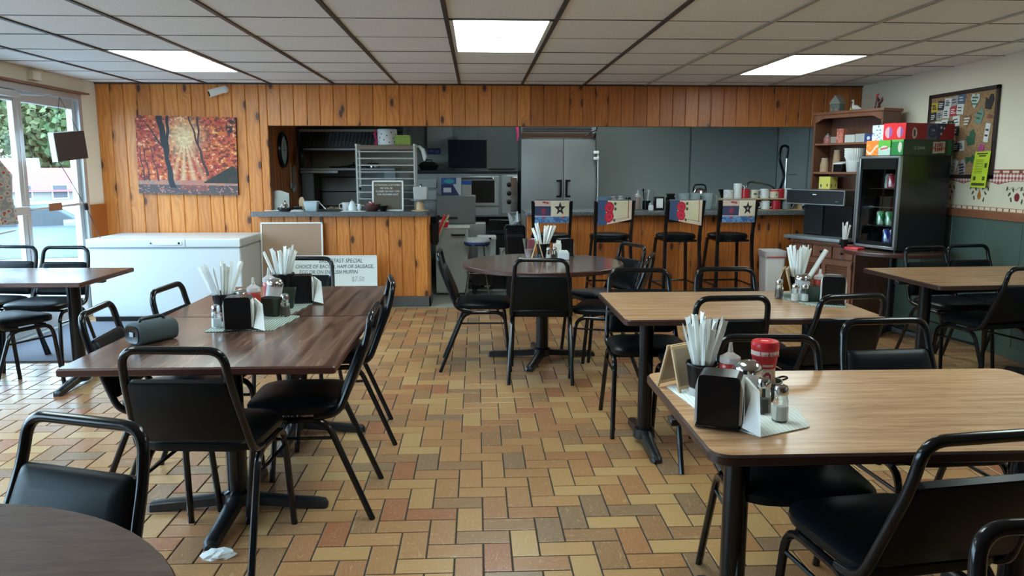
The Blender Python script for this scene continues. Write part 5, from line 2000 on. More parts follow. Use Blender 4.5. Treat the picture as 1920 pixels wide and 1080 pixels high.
# things along the left counter
ctop = .951
t = thing('card_stand', 'tilted grey acrylic card stand at the left end of the counter', 'stand', (-1.985, 7.80, ctop), R(4))
MB().rings([[(-.115, .05, .0), (.110, .05, .0), (.105, .09, .17), (.02, .10, .20), (-.02, .10, .20), (-.155, .09, .17)], [(-.115, .056, .0), (.110, .056, .0), (.105, .096, .17), (.02, .106, .20), (-.02, .106, .20), (-.155, .096, .17)]]).build('sheet', plain('grey_acrylic', (.34, .38, .36), .3, noise=.3, nscale=9), t, smooth=False)
MB().tube([(-.120, .048, .0), (-.162, .088, .172)], .006, 6).build('white_edge', M['paper'], t)
MB().box(-.12, .11, -.05, .06, 0, .006, .002, 1).build('foot_plate', M['paper'], t)
t = thing('mint_basket', 'small basket of wrapped mints and creamers in front of the card stand', 'basket', (-1.90, 7.745, ctop + .007))
MB().lathe([(.055, 0), (.070, .012), (.066, .030), (.055, .030)], 22).build('basket', M['black_plastic'], t)
mm = [plain('mint_white', (.62, .60, .58), .5), plain('mint_brown', (.20, .12, .08), .5), plain('mint_pink', (.45, .30, .28), .5)]
for k in range(26):
    a, q, lv = rnd.uniform(0, 6.28), rnd.uniform(0, .048), k // 7
    MB().lathe([(.006, 0), (.013, .004), (.013, .014), (.008, .018)], 8).build('wrapped_mint', mm[k % 3], t, loc=(q * math.cos(a) * (1 - lv * .15), q * math.sin(a) * (1 - lv * .15), .026 + lv * .018), rot=(rnd.uniform(-.6, .6), rnd.uniform(-.6, .6), 0))
t = thing('wooden_paddle', 'wooden paddle propped behind the mint basket', 'utensil', (-1.77, 7.93, ctop))
MB().rings([[(x_, yy, z_) for x_, z_ in rounded([(-.02, 0), (.018, 0), (.028, .10), (.012, .135), (-.015, .13), (-.03, .09)], .015, 3)] for yy in (-.004, .004)]).build('paddle', M['bare_wood'], t)
t = thing('dark_receipt_box', 'small dark card reader at the left of the counter', 'card reader', (-1.79, 7.78, ctop))
MB().rings([[(-.045, -.07, 0), (.045, -.07, 0), (.045, .07, 0), (-.045, .07, 0)], [(-.042, -.065, .018), (.042, -.065, .018), (.042, .065, .045), (-.042, .065, .045)]]).build('body', M['black_plastic'], t, smooth=False)
MB().at(0, .03, .041, rx=R(11)).box(-.032, .032, -.022, .022, 0, .002).build('screen', plain('blank_screen', (.10, .12, .13), .1), t, smooth=False)
t = thing('plastic_tub', 'white plastic storage tub with a long handle on the left counter', 'tub', (-1.635, 7.74, ctop))
MB().slab(rrect(.135, .11, .012), [(.016, 0), (.012, .004), (0, .092), (-.008, .094), (-.008, .098), (.004, .098), (.016, .006)]).build('tub', plain('ice_white_plastic', (.50, .60, .66), .35), t)
MB().tube([(.07, 0, .094), (.14, .0, .02)], .005, 6).build('handle', M['white_plastic'], t)
o = MB().slab(rrect(.13, .10, .03), [(0, 0), (0, .004), (.01, .014), (.03, .02)]).build('folded_cloth', plain('grey_white_cloth', (.42, .43, .42), .95, noise=.3), loc=(-1.755, 7.66, ctop))
tag(o, 'crumpled pale cloth beside the white tub on the left counter', 'cloth')
t = thing('cream_jug', 'clear plastic jug left of the white jug on the counter', 'jug', (-1.30, 7.76, ctop))
MB().lathe([(.030, 0), (.033, .004), (.038, .085), (.036, .085), (.030, .006)], 20).build('jug', M['clear_plastic'], t)
MB().tube(fillet([(-.036, 0, .075), (-.065, 0, .07), (-.062, 0, .02), (-.034, 0, .02)], .015), .004, 6).build('handle', M['clear_plastic'], t)
t = thing('white_jug', 'white lidded ceramic jug with a chrome tip on the left counter', 'jug', (-1.235, 7.745, ctop))
MB().lathe([(.032, 0), (.038, .006), (.040, .04), (.026, .075), (.024, .085), (.012, .098)], 22).build('jug', M['white_enamel'], t)
MB().lathe([(.012, .098), (.013, .105), (.005, .118)], 12).build('lid', M['chrome'], t)
MB().tube(fillet([(.034, 0, .07), (.060, 0, .065), (.056, 0, .02), (.036, 0, .02)], .015), .005, 6).build('handle', M['white_enamel'], t)
t = thing('egg_cup', 'small white cup between the jug and the brown bowl', 'cup', (-1.165, 7.745, ctop))
MB().lathe([(.018, 0), (.012, .01), (.022, .03), (.024, .05), (.021, .05), (.018, .03)], 18).build('cup', M['white_enamel'], t)
MB().lathe([(.014, .045), (.018, .06), (.010, .072)], 14).build('contents', M['paper'], t)
t = thing('tall_bottle', 'tall pale bottle behind the small cup on the left counter', 'bottle', (-1.19, 7.98, ctop))
MB().lathe([(.024, 0), (.026, .005), (.026, .12), (.012, .155), (.011, .20)], 18).build('bottle_body', plain('milky_bottle', (.28, .32, .30), .3), t)
MB().lathe([(.014, .20), (.014, .225), (.006, .23)], 14).build('cap', M['black_plastic'], t)
t = thing('brown_bowl', 'dark red-brown bowl holding jam packets on the left counter', 'bowl', (-1.035, 7.73, ctop))
MB().lathe([(.045, 0), (.05, .004), (.080, .045), (.082, .070), (.078, .070), (.05, .008)], 26).build('bowl', plain('maroon_bowl', (.085, .03, .03), .35), t)
for k in range(14):
    MB().box(-.016, .016, -.013, .013, 0, .012, .002, 1).build('packet', mm[k % 3] if k % 4 else M['red_plastic'], t, loc=(rnd.uniform(-.05, .05), rnd.uniform(-.045, .045), .055 + rnd.uniform(0, .03)), rot=(rnd.uniform(-.7, .7), rnd.uniform(-.7, .7), rnd.uniform(0, 3)))
t = thing('black_dish', 'black scoop-shaped dish touching the brown bowl', 'dish', (-.925, 7.70, ctop))
MB().lathe([(.025, 0), (.03, .004), (.048, .055), (.045, .055), (.026, .006)], 20).build('dish', M['black_plastic'], t)
MB().lathe([(.02, .03), (.038, .05), (.02, .062)], 14).build('contents', plain('green_packets', (.12, .16, .08), .6, noise=.5), t)
t = thing('cake_stand', 'small wooden pedestal carrying a clear napkin box', 'stand', (-.570, 7.80, ctop))
MB().lathe([(.085, 0), (.085, .006), (.04, .010), (.036, .09), (.06, .100)], 24).build('pedestal', M['bare_wood'], t)
MB().lathe([(.095, .100), (.098, .104), (.098, .110), (.09, .112)], 26).build('plate', M['steel_d'], t)
t = thing('napkin_box', 'clear ribbed box of napkins on the wooden pedestal', 'box', (-.560, 7.80, ctop + .113))
MB().slab(rrect(.135, .11, .015), [(.004, 0), (0, .006), (-.006, .12), (-.002, .125)]).build('box', M['clear_plastic'], t)
MB().slab(rrect(.115, .09, .012), [(0, .005), (0, .105)]).build('napkins', plain('grey_napkins', (.32, .34, .33), .8, noise=.3, nscale=60), t)
MB().lathe([(.012, .125), (.012, .135), (.02, .142), (.006, .150)], 12).build('knob', M['chrome'], t)
o = MB().box(-.12, .12, -.05, .05, 0, .004, .001, 1).build('paper_tray', M['paper'], loc=(-1.21, 7.67, ctop))
tag(o, 'white paper sheet along the front edge of the left counter', 'paper')

# pocket with utensils on the end of the half wall
t = thing('wall_pocket', 'black pocket of red and white utensils on the end of the half wall', 'holder', (-.473, 7.86, .60), 0)
MB().slab(rrect(.085, .16, .02, cx=.045), [(.02, 0), (.004, .03), (0, .215), (.004, .215), (.02, .03)]).build('pocket', M['black_plastic'], t)
for k, (x, y, tx, m) in enumerate(((.03, -.03, .06, M['black_plastic']), (.05, 0, .10, M['paper']), (.06, .03, .13, M['bare_wood']), (.06, -.02, .09, M['red_plastic']))):
    MB().tube([(x, y, .05), (x + tx * .6, y, .22), (x + tx, y, .30)], [.008, .010, .014], 6).build('utensil', m, t)
t = thing('red_tray_stack', 'red scoop and paper packets on a small white shelf by the passage', 'scoop', (-.33, 8.05, .735), 0)
MB().slab(rrect(.12, .12, .02), [(.02, 0), (0, .06), (.005, .06), (.024, .008)]).build('scoop', M['red_plastic'], t)
MB().box(-.05, .05, -.05, .05, .05, .075, .01, 2).build('packets', M['paper'], t)
t = thing('white_cabinet', 'white cabinet with a dark handle in the passage to the kitchen', 'cabinet', (-.27, 8.62, 0))
MB().box(-.18, .17, -.26, .13, .02, .73, .006, 1).build('body', plain('grey_white_cabinet', (.44, .47, .45), .4), t)
MB().box(-.16, .15, -.24, .11, .0, .02).build('plinth', dm, t, smooth=False)
MB().box(-.19, .19, -.28, .14, .73, .735).build('top', M['white_plastic'], t, smooth=False)
MB().tube(fillet([(0, -.26, .66), (0, -.31, .66), (.13, -.31, .66), (.13, -.26, .66)], .015), .011, 6).build('handle', M['black_plastic'], t)
bpy.data.objects['red_tray_stack'].location = (-.36, 8.42, .736)

# prep fridge with steel lid
t = thing('prep_fridge', 'steel prep fridge with a raised brushed lid in the kitchen', 'fridge', (-.02, 9.02, 0))
MB().box(-.42, .12, -.18, .11, .10, .745, .006, 1).build('body', plain('off_white_panel', (.42, .45, .44), .5), t)
MB().box(-.44, .005, -.19, .11, .745, 1.065, .006, 1).build('lid', plain('grey_satin_steel', (.20, .21, .21), .5, .3), t)
MB().box(-.42, -.20, -.21, -.19, .80, .825, .003, 1).build('handle', dm, t)
for q in ((-.38, -.14), (.08, -.14), (-.38, .08), (.08, .08)):
    MB().lathe([(.02, 0), (.02, .1)], 10, *q).build('caster', M['black_plastic'], t)


def bluebox(u, v):
    if .15 < v < .45 and .12 < u < .5:
        return (.62, .65, .70)
    if v > .62 and u < .75:
        return (.05, .40, .45) if disc(u, v, .4, .8, .25, .12) else (.05, .12, .38)
    if u > .74 - .5 * (v - .3):
        return (.62, .66, .70)
    return (.02, .035, .14)


carton(0, 0, 0, .23, .10, .20, (.03, .07, .25), 'blue and white carton on the lid of the prep fridge', fn=bluebox, base=(-.29, 8.93, 1.066), name='product_carton')
text_mesh('lettering', 'NEW', .034, M['paper'], bpy.data.objects['product_carton'], (-.045, -.0525, .050), (PI / 2, 0, 0))
carton(0, 0, 0, .11, .10, .12, (.38, .38, .36), 'beige carton beside the blue one on the prep fridge', base=(-.115, 8.93, 1.066), name='product_carton')
carton(0, 0, 0, .115, .105, .045, (.02, .10, .42), 'flat bright blue carton on the beige carton', base=(-.115, 8.93, 1.187), name='product_carton')

# deck oven
t = thing('deck_oven', 'wide stainless deck oven with a glass door and round knobs', 'oven', (-.02, 9.52, 0))
MB().box(-.72, .50, -.34, .36, .80, 1.315, .008, 1).build('body', M['steel_d'], t)
MB().box(-.74, .51, -.36, .36, 1.315, 1.35, .006, 1).build('top', dm, t)
dr_ = MB().box(-.42, .28, -.365, -.34, .93, 1.28, .004, 1).build('door', st, t)
MB().box(-.37, .23, -.372, -.364, .97, 1.23).build('window', plain('oven_glass', (.02, .025, .025), .08), dr_, smooth=False)
MB().tube(fillet([(-.36, -.365, 1.255), (-.36, -.41, 1.255), (.22, -.41, 1.255), (.22, -.365, 1.255)], .02), .010, 6).build('handle', M['chrome'], dr_)
MB().box(.31, .50, -.36, -.34, .84, 1.29, .004, 1).build('control_panel', st, t)
MB().box(.42, .50, -.363, -.359, .86, 1.27, .002, 1).build('control_strip', M['chrome'], t)
for z in (.98, 1.08, 1.18):
    MB().lathe([(.030, 0), (.028, .025), (.010, .03)], 14).build('knob', M['black_plastic'], t, loc=(.40, -.36, z), rot=(PI / 2, 0, 0))
MB().box(-.42, .28, -.36, -.34, .82, .91, .003, 1).build('lower_panel', st, t)
for k in range(3):
    MB().box(-.70, -.45, -.36, -.34, .86 + k * .14, .97 + k * .14, .004, 1).build('warming_drawer', M['steel'], t)
for q in ((-.68, -.28), (.50, -.28), (-.68, .3), (.50, .3)):
    MB().box(q[0] - .025, q[0] + .025, q[1] - .025, q[1] + .025, 0, .80).build('leg', dm, t, smooth=False)
MB().box(-.70, .52, -.30, .32, .28, .31).build('lower_shelf', M['steel_d'], t, smooth=False)
o = MB().slab(rrect(.34, .26, .02), [(.02, 0), (0, .02), (.004, .02), (.02, .004)]).build('baking_tray', M['steel'], loc=(.30, 9.45, 1.351))
tag(o, 'flat steel tray on top of the deck oven, right', 'tray')
t = thing('black_lidded_pan', 'large black roasting pan on top of the deck oven, left', 'pan', (-.58, 9.5, 1.351))
MB().slab(rrect(.24, .22, .04), [(.03, 0), (0, .05), (-.01, .055), (0, .06), (.03, .09), (.07, .10)]).build('pan', dm, t)
MB().tube(fillet([(-.04, 0, .095), (-.04, 0, .12), (.04, 0, .12), (.04, 0, .095)], .015), .006, 6).build('handle', dm, t)
# television on a bracket
t = thing('television', 'black flat television on a bracket above the deck oven', 'television', (-.11, 9.50, 1.375))
MB().box(-.235, .235, -.025, .025, 0, .335, .008, 2).build('housing', M['black_plastic'], t)
MB().box(-.222, .222, -.028, -.024, .022, .322).build('screen', plain('dark_screen', (.008, .010, .016), .5, spec=.1), t, smooth=False)
MB().box(-.05, .05, .025, .38, .20, .30, .004, 1).box(-.08, .08, .36, .385, .12, .45, .004, 1).build('bracket', dm, t)
MB().rings([[(-.10, .06, .335), (.10, .06, .335), (.10, .20, .335), (-.10, .20, .335)], [(-.16, .0, .45), (.13, .0, .45), (.13, .22, .45), (-.16, .22, .45)]]).build('cover', M['grey_wall'], t, smooth=False)
# blue sign on the wall panel
t = thing('blue_wall_sign', 'small blue sign on the grey kitchen wall panel', 'sign', (-.53, 9.855, 1.545))
MB().box(-.080, .080, -.004, .004, 0, .075, .002, 1).build('plate', plain('sign_blue', (.025, .04, .22), .5), t)
MB().box(-.055, -.01, -.006, -.004, .03, .055).box(.02, .055, -.006, -.004, .02, .05).build('sign_print', plain('sign_print_blue', (.12, .16, .36), .5), t, smooth=False)
# pink fly strip
o = MB().tube([(0, 0, 0), (.004, 0, .07), (-.003, 0, .15), (.0, 0, .52)], [.008, .018, .020, .006], 8).build('fly_strip', plain('pink_plastic', (.40, .04, .12), .4), loc=(.48, 9.2, 1.69))
tag(o, 'pink hanging strip left of the steel refrigerator', 'strip')

# reach-in refrigerator
t = thing('steel_refrigerator', 'tall two-door stainless refrigerator at the back of the kitchen', 'refrigerator', (.975, 9.58, 0))
MB().box(-.45, .45, -.30, .30, .12, 2.03, .006, 1).build('body', st, t)
for s2 in (-1, 1):
    a, b = (-.445, .055) if s2 < 0 else (.062, .445)
    d_ = MB().box(a, b, -.335, -.30, .35, 1.712, .006, 2).build('door', st, t)
    hx = .025 if s2 < 0 else .092
    MB().box(hx - .012, hx + .012, -.375, -.345, 1.03, 1.24, .004, 1).box(hx - .05 if s2 < 0 else hx - .01, hx + .01 if s2 < 0 else hx + .05, -.352, -.335, 1.215, 1.235).box(hx - .05 if s2 < 0 else hx - .01, hx + .01 if s2 < 0 else hx + .05, -.352, -.335, 1.03, 1.05).build('handle', M['black_plastic'], d_)
g = MB().box(-.445, .445, -.33, -.30, 1.722, 1.785, .003, 1).build('badge_rail', M['chrome'], t)
f = MB()
for k in range(5):
    f.at(0, -.315, 1.805 + k * .028, rx=R(25)).box(-.43, .40, -.012, .012, -.003, .003)
f.build('grille', M['chrome'], t, smooth=False)
MB().lathe([(.007, 0), (.007, .005)], 10).build('lock', M['chrome'], t, loc=(.03, -.33, 1.75), rot=(PI / 2, 0, 0))
for q in ((-.4, -.25), (.4, -.25), (-.4, .25), (.4, .25)):
    MB().lathe([(.025, 0), (.025, .12)], 10, *q).build('leg', dm, t)
t = thing('hanging_cable', 'tangled dark cables hanging at the right side of the refrigerator', 'cable', (1.40, 9.22, 1.80))
MB().tube([(.03, 0, .10), (.02, 0, .02), (-.06, -.01, -.02), (-.10, 0, -.05)], .006, 6).tube([(.02, 0, .02), (-.04, 0, -.07), (-.01, 0, -.10), (.01, 0, -.02)], .005, 6).tube([(.01, 0, -.02), (.015, 0, -.30), (.035, 0, -.60), (.02, 0, -.88)], .004, 6).build('dark_cable', M['black_plastic'], t)
MB().tube([(.04, 0, -.25), (.045, 0, -.9)], .008, 6).build('white_cable', M['white_plastic'], t)
for z in (-.26, -.33):
    MB().box(-.01, .05, -.02, .02, z, z + .035, .004, 1).build('plug', M['white_plastic'], t)

# passage bits: stool with cloth, printer, boxes
t = thing('covered_stool', 'round chrome-legged stool with a white and blue cover in the passage', 'stool', (.0, 8.22, 0))
MB().lathe([(.125, .56), (.135, .565), (.135, .61), (.12, .63), (.05, .635)], 26).build('seat', M['black_plastic'], t)
MB().lathe([(.139, .590), (.140, .612), (.122, .635), (.04, .642)], 26, cap0=False).build('cover', plain('white_cover', (.55, .56, .54), .8, noise=.25, nscale=20), t)
MB().lathe([(.140, .575), (.141, .598)], 26, cap0=False, cap1=False).build('blue_trim', plain('navy_trim', (.03, .05, .20), .8, noise=.6, nscale=40), t)
for k in range(4):
    a = PI / 4 + k * PI / 2
    MB().tube(fillet([(math.cos(a) * .10, math.sin(a) * .10, .56), (math.cos(a) * .125, math.sin(a) * .125, .25), (math.cos(a) * .19, math.sin(a) * .19, 0)], .15), .010, 8).build('leg', M['chrome'], t)
MB().tube([(math.cos(i * PI / 8) * .125, math.sin(i * PI / 8) * .125, .27) for i in range(16)], .006, 6, closed=True).build('ring', M['chrome'], t)
t = thing('utility_cart', 'low dark cart on casters carrying the white box, behind the covered stool', 'cart', (.19, 8.50, 0))
MB().box(-.26, .22, -.16, .16, .275, .298, .004, 1).build('deck', dm, t)
MB().box(-.25, -.02, -.15, .15, .10, .275, .004, 1).build('dark_tub', M['black_plastic'], t)
for q in ((-.22, -.12), (.18, -.12), (-.22, .12), (.18, .12)):
    MB().tube([(q[0], q[1], .06), (q[0], q[1], .275)], .010, 6).build('leg', dm, t)
    MB().lathe([(.03, -.012), (.03, .012)], 12).build('caster', M['black_plastic'], t, loc=(q[0], q[1], .031), rot=(PI / 2, 0, 0))
t = thing('black_box_unit', 'black equipment box under the deck oven shelf', 'box', (.20, 8.92, .62))
MB().box(-.06, .22, -.16, .0, 0, .17, .008, 1).build('body', M['black_plastic'], t)
MB().box(-.05, .21, -.15, -.01, -.62, .0, .004, 1).build('stand', dm, t)
MB().box(-.05, .21, -.163, -.159, .02, .06).build('front_slot', dm, t, smooth=False)
t = thing('white_box', 'white lidded box with a small dark mark in the passage', 'box', (.105, 8.50, .0))
MB().box(-.10, .10, -.12, .12, .30, .60, .006, 1).build('body', plain('pale_box', (.46, .50, .47), .5), t)
MB().box(-.105, .105, -.125, .125, .60, .635, .005, 1).build('lid', M['white_plastic'], t)
MB().box(-.012, .012, -.123, -.120, .53, .555).box(-.05, .05, -.127, -.124, .605, .625).build('mark', M['black_plastic'], t, smooth=False)
t = thing('decorated_tin', 'square tin printed with a flower pattern beyond the round table', 'tin', (.315, 8.45, .0))
MB().box(-.07, .07, -.07, .07, .30, .50, .006, 1).build('tin', plain('beige_tin', (.30, .28, .24), .5), t)
print_panel('tin_print', 30, 40, lambda u, v: (.35, .10, .03) if disc(u, v, .3, .4, .08, .06) or disc(u, v, .7, .45, .08, .06) else ((.50, .48, .42) if fbm(u * 8, v * 8) > .48 else (.16, .17, .12)), lambda u, v: (-.068 + .136 * u, -.0715, .302 + .196 * v), t)
t = thing('black_bin', 'tall black kitchen bin standing left of the right half wall', 'bin', (.40, 8.15, 0))
MB().slab(rrect(.22, .24, .03), [(.025, 0), (.02, .01), (0, .72), (-.006, .725), (-.006, .75), (.02, .78)]).build('bin_body', M['black_plastic'], t)
MB().box(-.09, .09, -.128, -.12, .66, .69).build('pedal_bar', dm, t, smooth=False)
t = thing('plastic_bags', 'bunch of clear plastic bags on top of the black kitchen bin', 'bags', (.40, 8.12, .78))
mb = MB()
for k in range(7):
    mb.tube([(rnd.uniform(-.06, .06), rnd.uniform(-.05, .05), 0), (rnd.uniform(-.09, .09), rnd.uniform(-.06, .06), .05), (rnd.uniform(-.1, .1), rnd.uniform(-.06, .06), rnd.uniform(.09, .15))], [.02, .028, .008], 6)
mb.build('bags', plain('bag_film', (.40, .44, .43), .25), t, smooth=False)

# ---- things along the right counter
R_Y = 7.86


def simple_jar(x, r, h, m, lab, cat='jar', y=R_Y, name='glass_jar', lidm=None):
    t_ = thing(name, lab, cat, (x, y, ctop))
    MB().lathe([(r * .9, 0), (r, .005), (r, h * .8), (r * .8, h * .9), (r * .8, h)], 20).build('body', m, t_)
    MB().lathe([(r * .84, h), (r * .86, h + .004), (r * .84, h + .014), (r * .4, h + .02)], 20).build('lid', lidm or M['steel_d'], t_)
    return t_


t = thing('blue_tub', 'pale blue plastic tub at the left of the right counter', 'tub', (1.30, R_Y, ctop))
MB().lathe([(.055, 0), (.062, .10), (.075, .125), (.078, .130), (.070, .130), (.055, .01)], 24).build('tub', plain('pale_blue_plastic', (.16, .26, .38), .4), t)
simple_jar(1.39, .036, .115, M['clear_plastic'], 'clear lidded container right of the pale blue tub')
simple_jar(1.47, .036, .120, M['clear_plastic'], 'clear lidded container behind the second stool towel')
simple_jar(1.545, .034, .110, plain('smoky_jar', (.12, .13, .13), .2), 'smoky jar with a dark lid near the tan bottle', lidm=M['black_plastic'])
squeeze_bottle(1.645, R_Y, 'tan squeeze bottle with a white pointed cap on the right counter', ctop, h=.20, body=plain('tan_sauce', (.26, .17, .14), .4, noise=.2))
t = thing('utensil_crock', 'dark crock of spoons and whisks on the right counter', 'crock', (1.745, R_Y + .05, ctop))
MB().lathe([(.038, 0), (.042, .005), (.042, .09), (.038, .09), (.036, .01)], 20).build('crock', M['black_plastic'], t)
for k, (dx, h, m) in enumerate(((-.035, .21, M['black_plastic']), (-.01, .17, st), (.02, .20, M['white_plastic']), (.055, .20, st), (.075, .18, st))):
    MB().tube([(dx * .3, 0, .03), (dx, 0, h - .03), (dx * 1.05, 0, h)], [.004, .005, .012 if k != 3 else .006], 6).build('utensil', m, t)
simple_jar(1.755, .026, .055, M['paper'], 'small white creamer jar in front of the utensil crock', y=7.74)
t = thing('napkin_dispenser', 'black napkin dispenser showing a white front on the right counter', 'napkin dispenser', (1.845, 7.78, ctop))
MB().box(-.050, .050, -.03, .04, 0, .135, .01, 2).build('shell', M['black_plastic'], t)
MB().box(-.033, .033, -.034, -.029, .022, .118, .002, 1).build('napkins', M['paper'], t)
t = thing('coffee_pot', 'glass coffee pot with a black collar on the right counter', 'coffee pot', (1.985, 7.87, ctop))
MB().lathe([(.045, 0), (.062, .012), (.068, .05), (.045, .10), (.038, .115)], 24).build('glass_body', M['glass'], t)
MB().lathe([(.046, .10), (.048, .125), (.036, .132), (.045, .155), (.044, .162), (.01, .165)], 24).build('collar', M['black_plastic'], t)
MB().tube(fillet([(-.03, -.03, .12), (-.06, -.07, .12), (-.06, -.075, .03)], .02), .009, 6).build('handle', M['black_plastic'], t)
for k, (x, lab) in enumerate(((2.12, 'clear plastic pitcher behind the third stool, left one'), (2.24, 'clear plastic pitcher behind the third stool, middle one'), (2.38, 'clear plastic pitcher left of the mug shelf'))):
    t = thing('pitcher', lab, 'pitcher', (x, 7.88 + .02 * k, ctop))
    MB().lathe([(.048, 0), (.052, .005), (.064, .165), (.060, .165), (.046, .01)], 22).build('pitcher_body', plain('frosted_clear', (.55, .62, .64), .25, Transmission_Weight=.55, IOR=1.2) if k == 0 else bpy.data.materials['frosted_clear'], t)
    MB().tube(fillet([(.060, 0, .15), (.105, 0, .14), (.095, 0, .04), (.052, 0, .04)], .03), .006, 6).build('handle', bpy.data.materials['frosted_clear'], t)
t = thing('steel_kettle', 'shiny steel kettle behind the clear pitchers', 'kettle', (2.34, 8.06, ctop))
MB().lathe([(.07, 0), (.08, .01), (.082, .16), (.06, .20), (.02, .215)], 24).build('kettle', M['chrome'], t)
MB().tube(fillet([(-.07, 0, .18), (-.06, 0, .25), (.06, 0, .25), (.07, 0, .18)], .04), .008, 6).build('handle', M['black_plastic'], t)

t = thing('mug_shelf', 'wooden riser shelf holding rows of mugs on the right counter', 'shelf', (2.92, 7.84, ctop))
MB().box(-.43, .40, -.09, .09, .105, .117, .002, 1).build('shelf_board', M['bare_wood'], t)
for x in (-.42, .39):
    MB().box(x - .006, x + .006, -.085, .085, 0, .105).build('side', M['bare_wood'], t, smooth=False)
MB().box(-.43, .40, -.09, .09, 0, .004).build('base_board', M['bare_wood'], t, smooth=False)


def mug(x, z, h, r, col, lab, side=1, inv=False, pat=None):
    g_ = thing('mug', lab, 'mug', (x, 7.80, ctop + z), 0, 'mugs on the riser shelf')
    nm = 'mug_glaze_%02d%02d%02d' % tuple(int(c * 99) for c in col)
    m = bpy.data.materials.get(nm) or plain(nm, col, .25)
    MB().lathe([(r * .92, 0), (r, .004), (r, h), (r * .9, h), (r * .86, .008)], 22).build('cup_body', m, g_)
    if pat:
        print_panel('glaze_print', 30, 22, pat, lambda u, v: ((r + .0008) * math.cos(-PI * .95 + PI * .9 * u), (r + .0008) * math.sin(-PI * .95 + PI * .9 * u), .006 + (h - .010) * v), g_)
    if side:
        MB().tube(fillet([(side * r * .97, 0, h * .85), (side * (r + .030), 0, h * .80), (side * (r + .026), 0, h * .25), (side * r * .97, 0, h * .2)], .018), .0055, 6).build('handle', m, g_)


WH, RD2, CRM = (.66, .68, .66), (.42, .02, .03), (.62, .56, .46)


def p_flor(u, v):
    return (.12, .10, .12) if fbm(u * 9, v * 9, 2) > .62 else ((.35, .08, .12) if fbm(u * 9 + 4, v * 9, 2) > .66 else (.62, .60, .58))


def p_sun(u, v):
    if disc(u, v, .5, .5, .13, .16):
        return (.12, .11, .08)
    return (.60, .54, .42) if .2 < u < .8 else (.25, .24, .20)


def p_card(u, v):
    if v > .78:
        return (.55, .04, .04)
    return (.62, .55, .42) if not disc(u, v, .55, .35, .04, .15) else (.1, .1, .05)


zt = .118
mug(2.56, zt, .085, .048, WH, 'white mug with a dark and pink floral print, left on the riser', 0, pat=p_flor)
mug(2.655, zt, .150, .042, WH, 'tall white mug standing highest on the riser', 1)
mug(2.735, zt, .095, .042, RD2, 'solid red mug right of the tall white one', 0)
mug(2.825, zt, .085, .046, CRM, 'cream mug with a round dark emblem on the riser', 0, pat=p_sun)
mug(2.935, zt, .095, .044, WH, 'plain white mug with its handle to the left, top row', -1)
mug(3.035, zt, .090, .046, CRM, 'cream mug with a red rim, top row', 1, pat=p_card)
mug(3.105, zt, .095, .034, RD2, 'red mug squeezed beside the red-rimmed one', 0)
mug(3.175, zt, .100, .040, WH, 'plain white mug at the right end, top row', 0)
mug(2.83, .005, .085, .042, CRM, 'cream mug with a dark handle on the lower row', 1)
mug(2.95, .005, .088, .044, WH, 'plain white mug on the lower row', 1)
mug(3.06, .005, .090, .046, RD2, 'solid red mug on the lower row', 0)
mug(3.17, .005, .080, .044, (.22, .23, .22), 'grey glass cup at the right end of the lower row', 1)
mug(2.60, .005, .085, .042, WH, 'white mug at the left of the lower row, behind a stool towel', 0)
mug(2.71, .005, .085, .042, WH, 'white mug behind the last stool, lower row', 0)
t = thing('drinking_bowl_pair', 'two dark bowls behind the tall white mug', 'bowls', (2.72, 8.03, ctop))
MB().lathe([(.04, 0), (.05, .10), (.09, .18), (.10, .20), (.095, .20), (.04, .02)], 22, -.09, 0).build('bowl', M['black_plastic'], t)
MB().lathe([(.04, 0), (.05, .10), (.09, .18), (.10, .20), (.095, .20), (.04, .02)], 22, .10, 0).build('bowl', M['black_plastic'], t)
# pre-rinse faucet
t = thing('pre_rinse_faucet', 'tall pre-rinse spray faucet with a black hose at the right of the hatch', 'faucet', (3.42, 8.62, .88))
MB().tube([(.06, 0, 0), (.06, 0, .62)], .011, 8).tube([(.06, 0, .42), (.22, .1, .42)], .007, 6).tube(fillet([(.05, 0, .14), (-.10, 0, .30), (-.33, 0, .34), (-.37, 0, .33), (-.38, 0, .28)], .05), .010, 8).build('pipe', M['chrome'], t)
MB().tube(fillet([(.06, 0, .60), (.07, 0, .74), (-.01, 0, .74), (-.03, 0, .60), (.04, 0, .42), (.01, 0, .28), (-.07, 0, .10)], .06), .014, 8).build('hose', M['black_plastic'], t)
MB().tube([(-.07, 0, .12), (-.12, 0, .02)], [.022, .03], 8).build('spray_head', M['black_plastic'], t)
MB().lathe([(.03, -.02), (.03, .04), (.018, .06)], 12, .06, 0).build('valve', M['chrome'], t)
t = thing('sink_unit', 'stainless sink unit below the spray faucet', 'sink', (3.2, 8.70, 0))
MB().box(-.55, .60, -.25, .30, .82, .86, .004, 1).build('rim', M['steel'], t)
MB().box(-.50, .55, -.20, .25, .55, .82).build('basin', M['steel_d'], t, smooth=False)
MB().box(.02, .60, .12, .30, .86, 1.04, .006, 1).build('backsplash_box', dm, t)
for q in ((-.5, -.2), (.55, -.2), (-.5, .25), (.55, .25)):
    MB().lathe([(.02, 0), (.02, .56)], 10, *q).build('leg', M['steel_d'], t)

